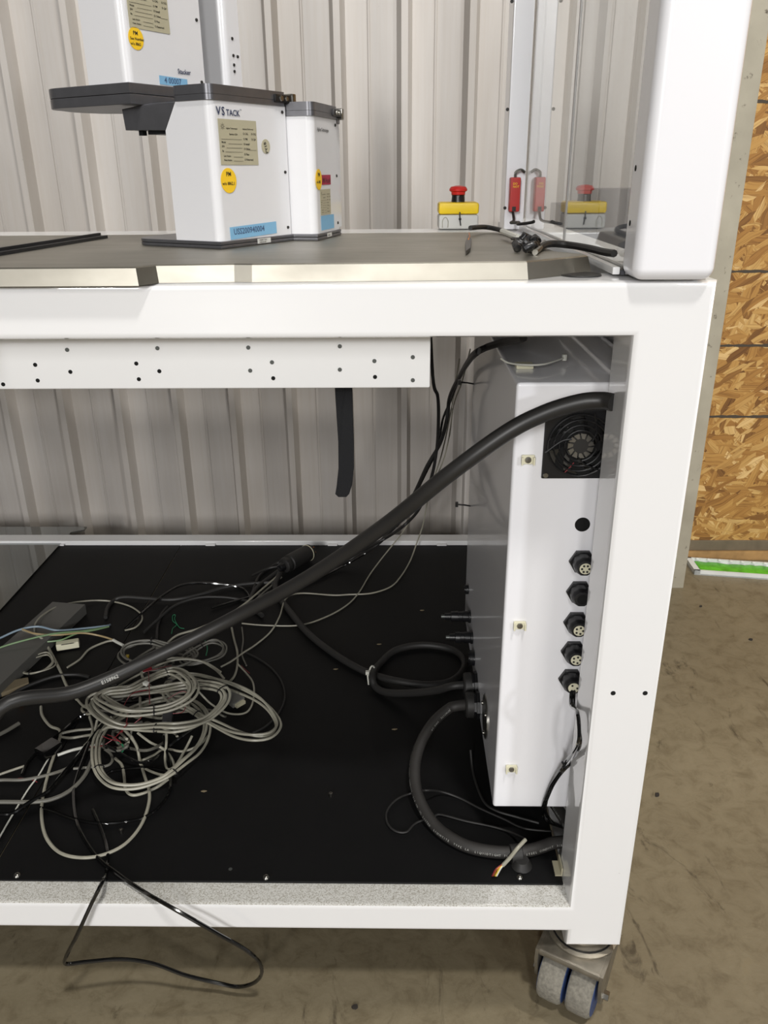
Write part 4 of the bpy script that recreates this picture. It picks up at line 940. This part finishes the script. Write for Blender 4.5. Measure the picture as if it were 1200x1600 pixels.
# plugs in the tangle
def plug_at(px, py, h, dirv, ln, wd, ht, m, name, label, pins=None):
    p = sp_(px, py, h); d_ = Vector(dirv).normalized(); s1 = Vector((0, 0, 1)).cross(d_).normalized(); u1_ = d_.cross(s1)
    M = Matrix(((d_.x, s1.x, u1_.x, p.x), (d_.y, s1.y, u1_.y, p.y), (d_.z, s1.z, u1_.z, p.z), (0, 0, 0, 1)))
    o = mk(name, add_box(bmesh.new(), -ln/2, ln/2, -wd/2, wd/2, -ht/2, ht/2, min(ht, wd)*.15, 2, M), m, None, smooth=True, origin=p)
    tag(o, label, 'connector')
    if pins: mk('connector_face', add_box(bmesh.new(), ln/2, ln/2+.006, -wd*.36, wd*.36, -ht*.3, ht*.3, 0, 2, M), pins, o)
    return o
cpn = plug_at(106, 1007, .010, (.95, .32, 0), .042, .016, .014, 'cream_plastic', 'cream_connector', 'cream rectangular terminal block on shelf beside grey raceway')
pp = sp_(106, 1007, .0175)
prism('connector_slot', [pp+Vector((-.012, -.003, 0)), pp+Vector((.010, .004, 0)), pp+Vector((.010, .006, 0)), pp+Vector((-.012, -.001, 0))], (0, 0, .0004), 'ink_black', cpn)
plug_at(365, 1092, .012, (.8, -.7, -.1), .030, .026, .010, 'raceway_grey', 'multipin_connector', 'grey multipin connector shell at right end of the tangle', 'label_beige')
plug_at(262, 1122, .030, (.2, -1, 0), .030, .016, .010, 'dark_grey', 'multipin_connector', 'dark plug amid the middle of the tangle', 'black_plastic')
plug_at(230, 1045, .045, (1, .4, .1), .016, .007, .006, 'wire_red', 'terminal_plug', 'small faded red terminal block under the hose in tangle')
plug_at(186, 1078, .050, (1, -.3, 0), .008, .007, .007, 'wire_white', 'tie_clip', 'small white tie head left on top coil')
plug_at(228, 1068, .075, (1, -.5, 0), .009, .007, .006, 'wire_white', 'tie_clip', 'small white tie head right on top coil')
plug_at(199, 1026, .012, (0, 1, 0), .007, .006, .006, 'wire_yellow', 'wire_nut', 'tiny yellow wire nut inside dim coil behind hose')
plug_at(15, 1097, .006, (1, .3, 0), .030, .014, .008, 'steel', 'multipin_connector', 'metal multipin connector under hose at the left edge', 'copper')
plug_at(76, 1170, .012, (.6, 1, 0), .034, .026, .014, 'black_gloss', 'glossy_adapter', 'glossy black adapter block left of the tangle')
# flexible tri-colour wire end near conduit
cable('thin_cable', [sp_(*q_) for q_ in ((821, 1311, .024), (797, 1300, .006), (767, 1291), (728, 1283), (689, 1273, .004), (677, 1276, .004), (650, 1286, .003), (635, 1300), (617, 1298), (605, 1285), (605, 1267), (620, 1249), (644, 1239), (665, 1235, .03), (689, 1237, .01), (716, 1246), (752, 1264), (788, 1280), (818, 1294), (862, 1299))], .0015, 'black_rubber', 'thin dark cable looping on shelf around the conduit', sides=6)
cable('thin_cable', [sp_(*q_) for q_ in ((735, 1172, .02), (738, 1200), (745, 1228), (757, 1254), (776, 1267), (806, 1276), (842, 1286))], .0018, 'black_rubber', 'thin dark cable tucked beneath the control box edge', sides=6)
sw = cable('stripped_cable', [sp_(821, 1312, .030), sp_(808, 1326, .027), sp_(797, 1340, .014), sp_(785, 1353, .006)], .0026, 'cable_grey', 'stripped grey cable end with coloured cores leaning on the conduit')
for m_, dx in (('wire_yellow', 0), ('copper', -3), ('wire_red', -5), ('wire_white', 2)):
    tube('core_wire', [sp_(787+dx*.3, 1350, .008), sp_(780+dx, 1358, .005), sp_(774+dx, 1369, .003)], .0010, m_, sw, 5)

# the cord that drops over the front rail to the floor
fc_ = [sp_(140, 1160, .02), sp_(120, 1215, .006), sp_(115, 1245, .003), sp_(122, 1290, .003), sp_(150, 1337, .003), *[at(*q_) for q_ in ((185, 1366, 'Z', .182), (218, 1389, 'Z', .180), (252, 1409, 'Y', -.008), (300, 1436, 'Y', -.020), (345, 1462, 'Y', -.022), (382, 1483, 'Y', -.020), (404, 1502, 'Y', -.018), (409, 1520, 'Y', -.014), (398, 1535, 'Y', -.008), (372, 1542, 'Y', -.002), (340, 1536, 'Y', .002), (290, 1524, 'Y', .002), (240, 1506, 'Y', .002), (190, 1499, 'Y', -.002), (135, 1503, 'Y', -.010), (104, 1506, 'Y', -.016), (103, 1495, 'Y', -.020), (120, 1462, 'Y', -.022), (143, 1412, 'Y', -.014), (160, 1378, 'Y', -.004))], sp_(167, 1360, .003), sp_(168, 1330, .003), sp_(160, 1300, .003), sp_(145, 1265, .003)]
cable('trailing_cable', fc_, .0026, 'black_gloss', 'glossy black cord drooping over front rail almost to concrete floor', 'cord', sides=8)

# ------------------------------------------------------------------ shelf items at left
bm = add_prism(bmesh.new(), [(-1.45, .50, SH+.0005), (-.8435, .50, SH+.0005), (-.8435, 1.135, SH+.0005), (-.815, 1.150, SH+.0005), (-.815, 1.17, SH+.0005), (-1.45, 1.17, SH+.0005)], (0, 0, .004))
o = mk('plastic_sheet', bm, 'mirror_sheet', origin=(-1.1, .8, SH)); tag(o, 'clear glossy plastic sheet reflecting the wall on far left of shelf', 'sheet')
q0, q1, q2, q3 = at(82, 940, 'Z', SH+.024), at(133, 944, 'Z', SH+.024), at(0, 1070, 'Z', SH+.024), at(-60, 1060, 'Z', SH+.024)
dv = (q2-q1)*1.25
o = mk('raceway', add_prism(bmesh.new(), [q0, q1, q1+dv, q0+dv], (0, 0, -.0235), .001), 'raceway_grey', smooth=True, origin=q1); tag(o, 'long flat grey metal raceway lid lying on shelf at left', 'raceway')
p = at(20, 1078, 'Z', SH+.001)
bm = add_prism(bmesh.new(), [at(0, 1072, 'Z', SH), at(45, 1064, 'Z', SH), at(46, 1072, 'Z', SH), at(0, 1090, 'Z', SH)], (0, 0, .008))
o = mk('card_piece', bm, 'brown_card', origin=p); tag(o, 'small brown scrap under cables beside raceway near the left edge', 'scrap')
# crumbs on the shelf
for i, (px, py, l_) in enumerate(((318, 1237, 'pale crumb on shelf right of largest coil'), (592, 1007, 'light flake on shelf above the supply cord loop'), (616, 1140, 'tiny oval flake on shelf left of conduit'), (659, 954, 'light flake on shelf beyond supply cord loop'), (524, 1046, 'speck on shelf beside the tied supply cord'))):
    p = sp_(px, py, .0)
    o = mk('crumb', add_prism(bmesh.new(), [p+Vector((-.004, 0, 0)), p+Vector((.001, -.0015, 0)), p+Vector((.005, .001, 0)), p+Vector((0, .002, 0))], (0, 0, .0012)), 'brown_card', origin=p)
    tag(o, l_, 'debris', 'crumbs on the shelf')

# ------------------------------------------------------------------ floor items at right
tr = empty('paint_tray', (.95, 1.29, 0), 'shallow white plastic tray with bright green filling on concrete by strand board wall', 'tray')
t0, t1 = at(1085, 895, 'Z', .006), at(1200, 903, 'Z', .006); dr = (t1-t0).normalized(); up_ = Vector((-dr.y, dr.x, 0))
t2 = at(1071, 870, 'Z', .014)
wdt = (t2-t0).length
A = Vector((t0.x, t0.y, 0)); D = Vector((t2.x-t0.x, t2.y-t0.y, 0)); Ln = dr*.75; Ln.z = 0
bm = add_prism(bmesh.new(), [A, A+Ln, A+Ln+D, A+D], (0, 0, .004))
for a, c in ((A, Ln), (A+D*.93, Ln)): add_prism(bm, [a, a+c, a+c+D*.07, a+D*.07], (0, 0, .014))
add_prism(bm, [A, A+Ln*.02, A+Ln*.02+D, A+D], (0, 0, .014)); add_prism(bm, [A+Ln*.98, A+Ln, A+Ln+D, A+Ln*.98+D], (0, 0, .014))
mk('tray_shell', bm, 'tray_white', tr)
bm = bmesh.new(); random.seed(9); nn = 48
Bf = [A+Ln*(.03+.94*i/nn)+D*(.09+random.uniform(0, .07)) for i in range(nn+1)]; Tf = [A+Ln*(.03+.94*i/nn)+D*(.88-random.uniform(0, .10)) for i in range(nn+1)]
mk('green_filling', add_prism(bm, [v+Vector((0, 0, .0041)) for v in Bf+Tf[::-1]], (0, 0, .004), .0015), 'tray_green', tr, smooth=True)
bm = bmesh.new()
for i in range(24):
    c_ = A+Ln*(.04+i*.04)+D*.90; add_lathe(bm, c_+Vector((0, 0, .0142)), (0, 0, 1), [(0, .006), (.002, .0045), (.003, .001)], 8)
mk('rim_dimples', bm, 'tray_white', tr, smooth=True)
for (px, py, r_, l_) in ((1027, 1243, .007, 'dark blue-grey crumb on concrete right of the post'), (1173, 1000, .006, 'dark scrap on concrete below the paint tray'), (555, 1575, .006, 'reddish chip on concrete in front of bench'), (1095, 948, .005, 'small dark fleck on concrete left below the paint tray')):
    p = at(px, py, 'Z', 0.0)
    bm = bmesh.new(); random.seed(px)
    add_prism(bm, [p+Vector((math.cos(a)*r_*random.uniform(.5, 1.1), math.sin(a)*r_*random.uniform(.4, .8), 0)) for a in (0, 1, 2, 3, 4, 5)], (0, 0, .003))
    o = mk('floor_debris', bm, 'debris', origin=p); tag(o, l_, 'debris', 'loose scraps on the floor')
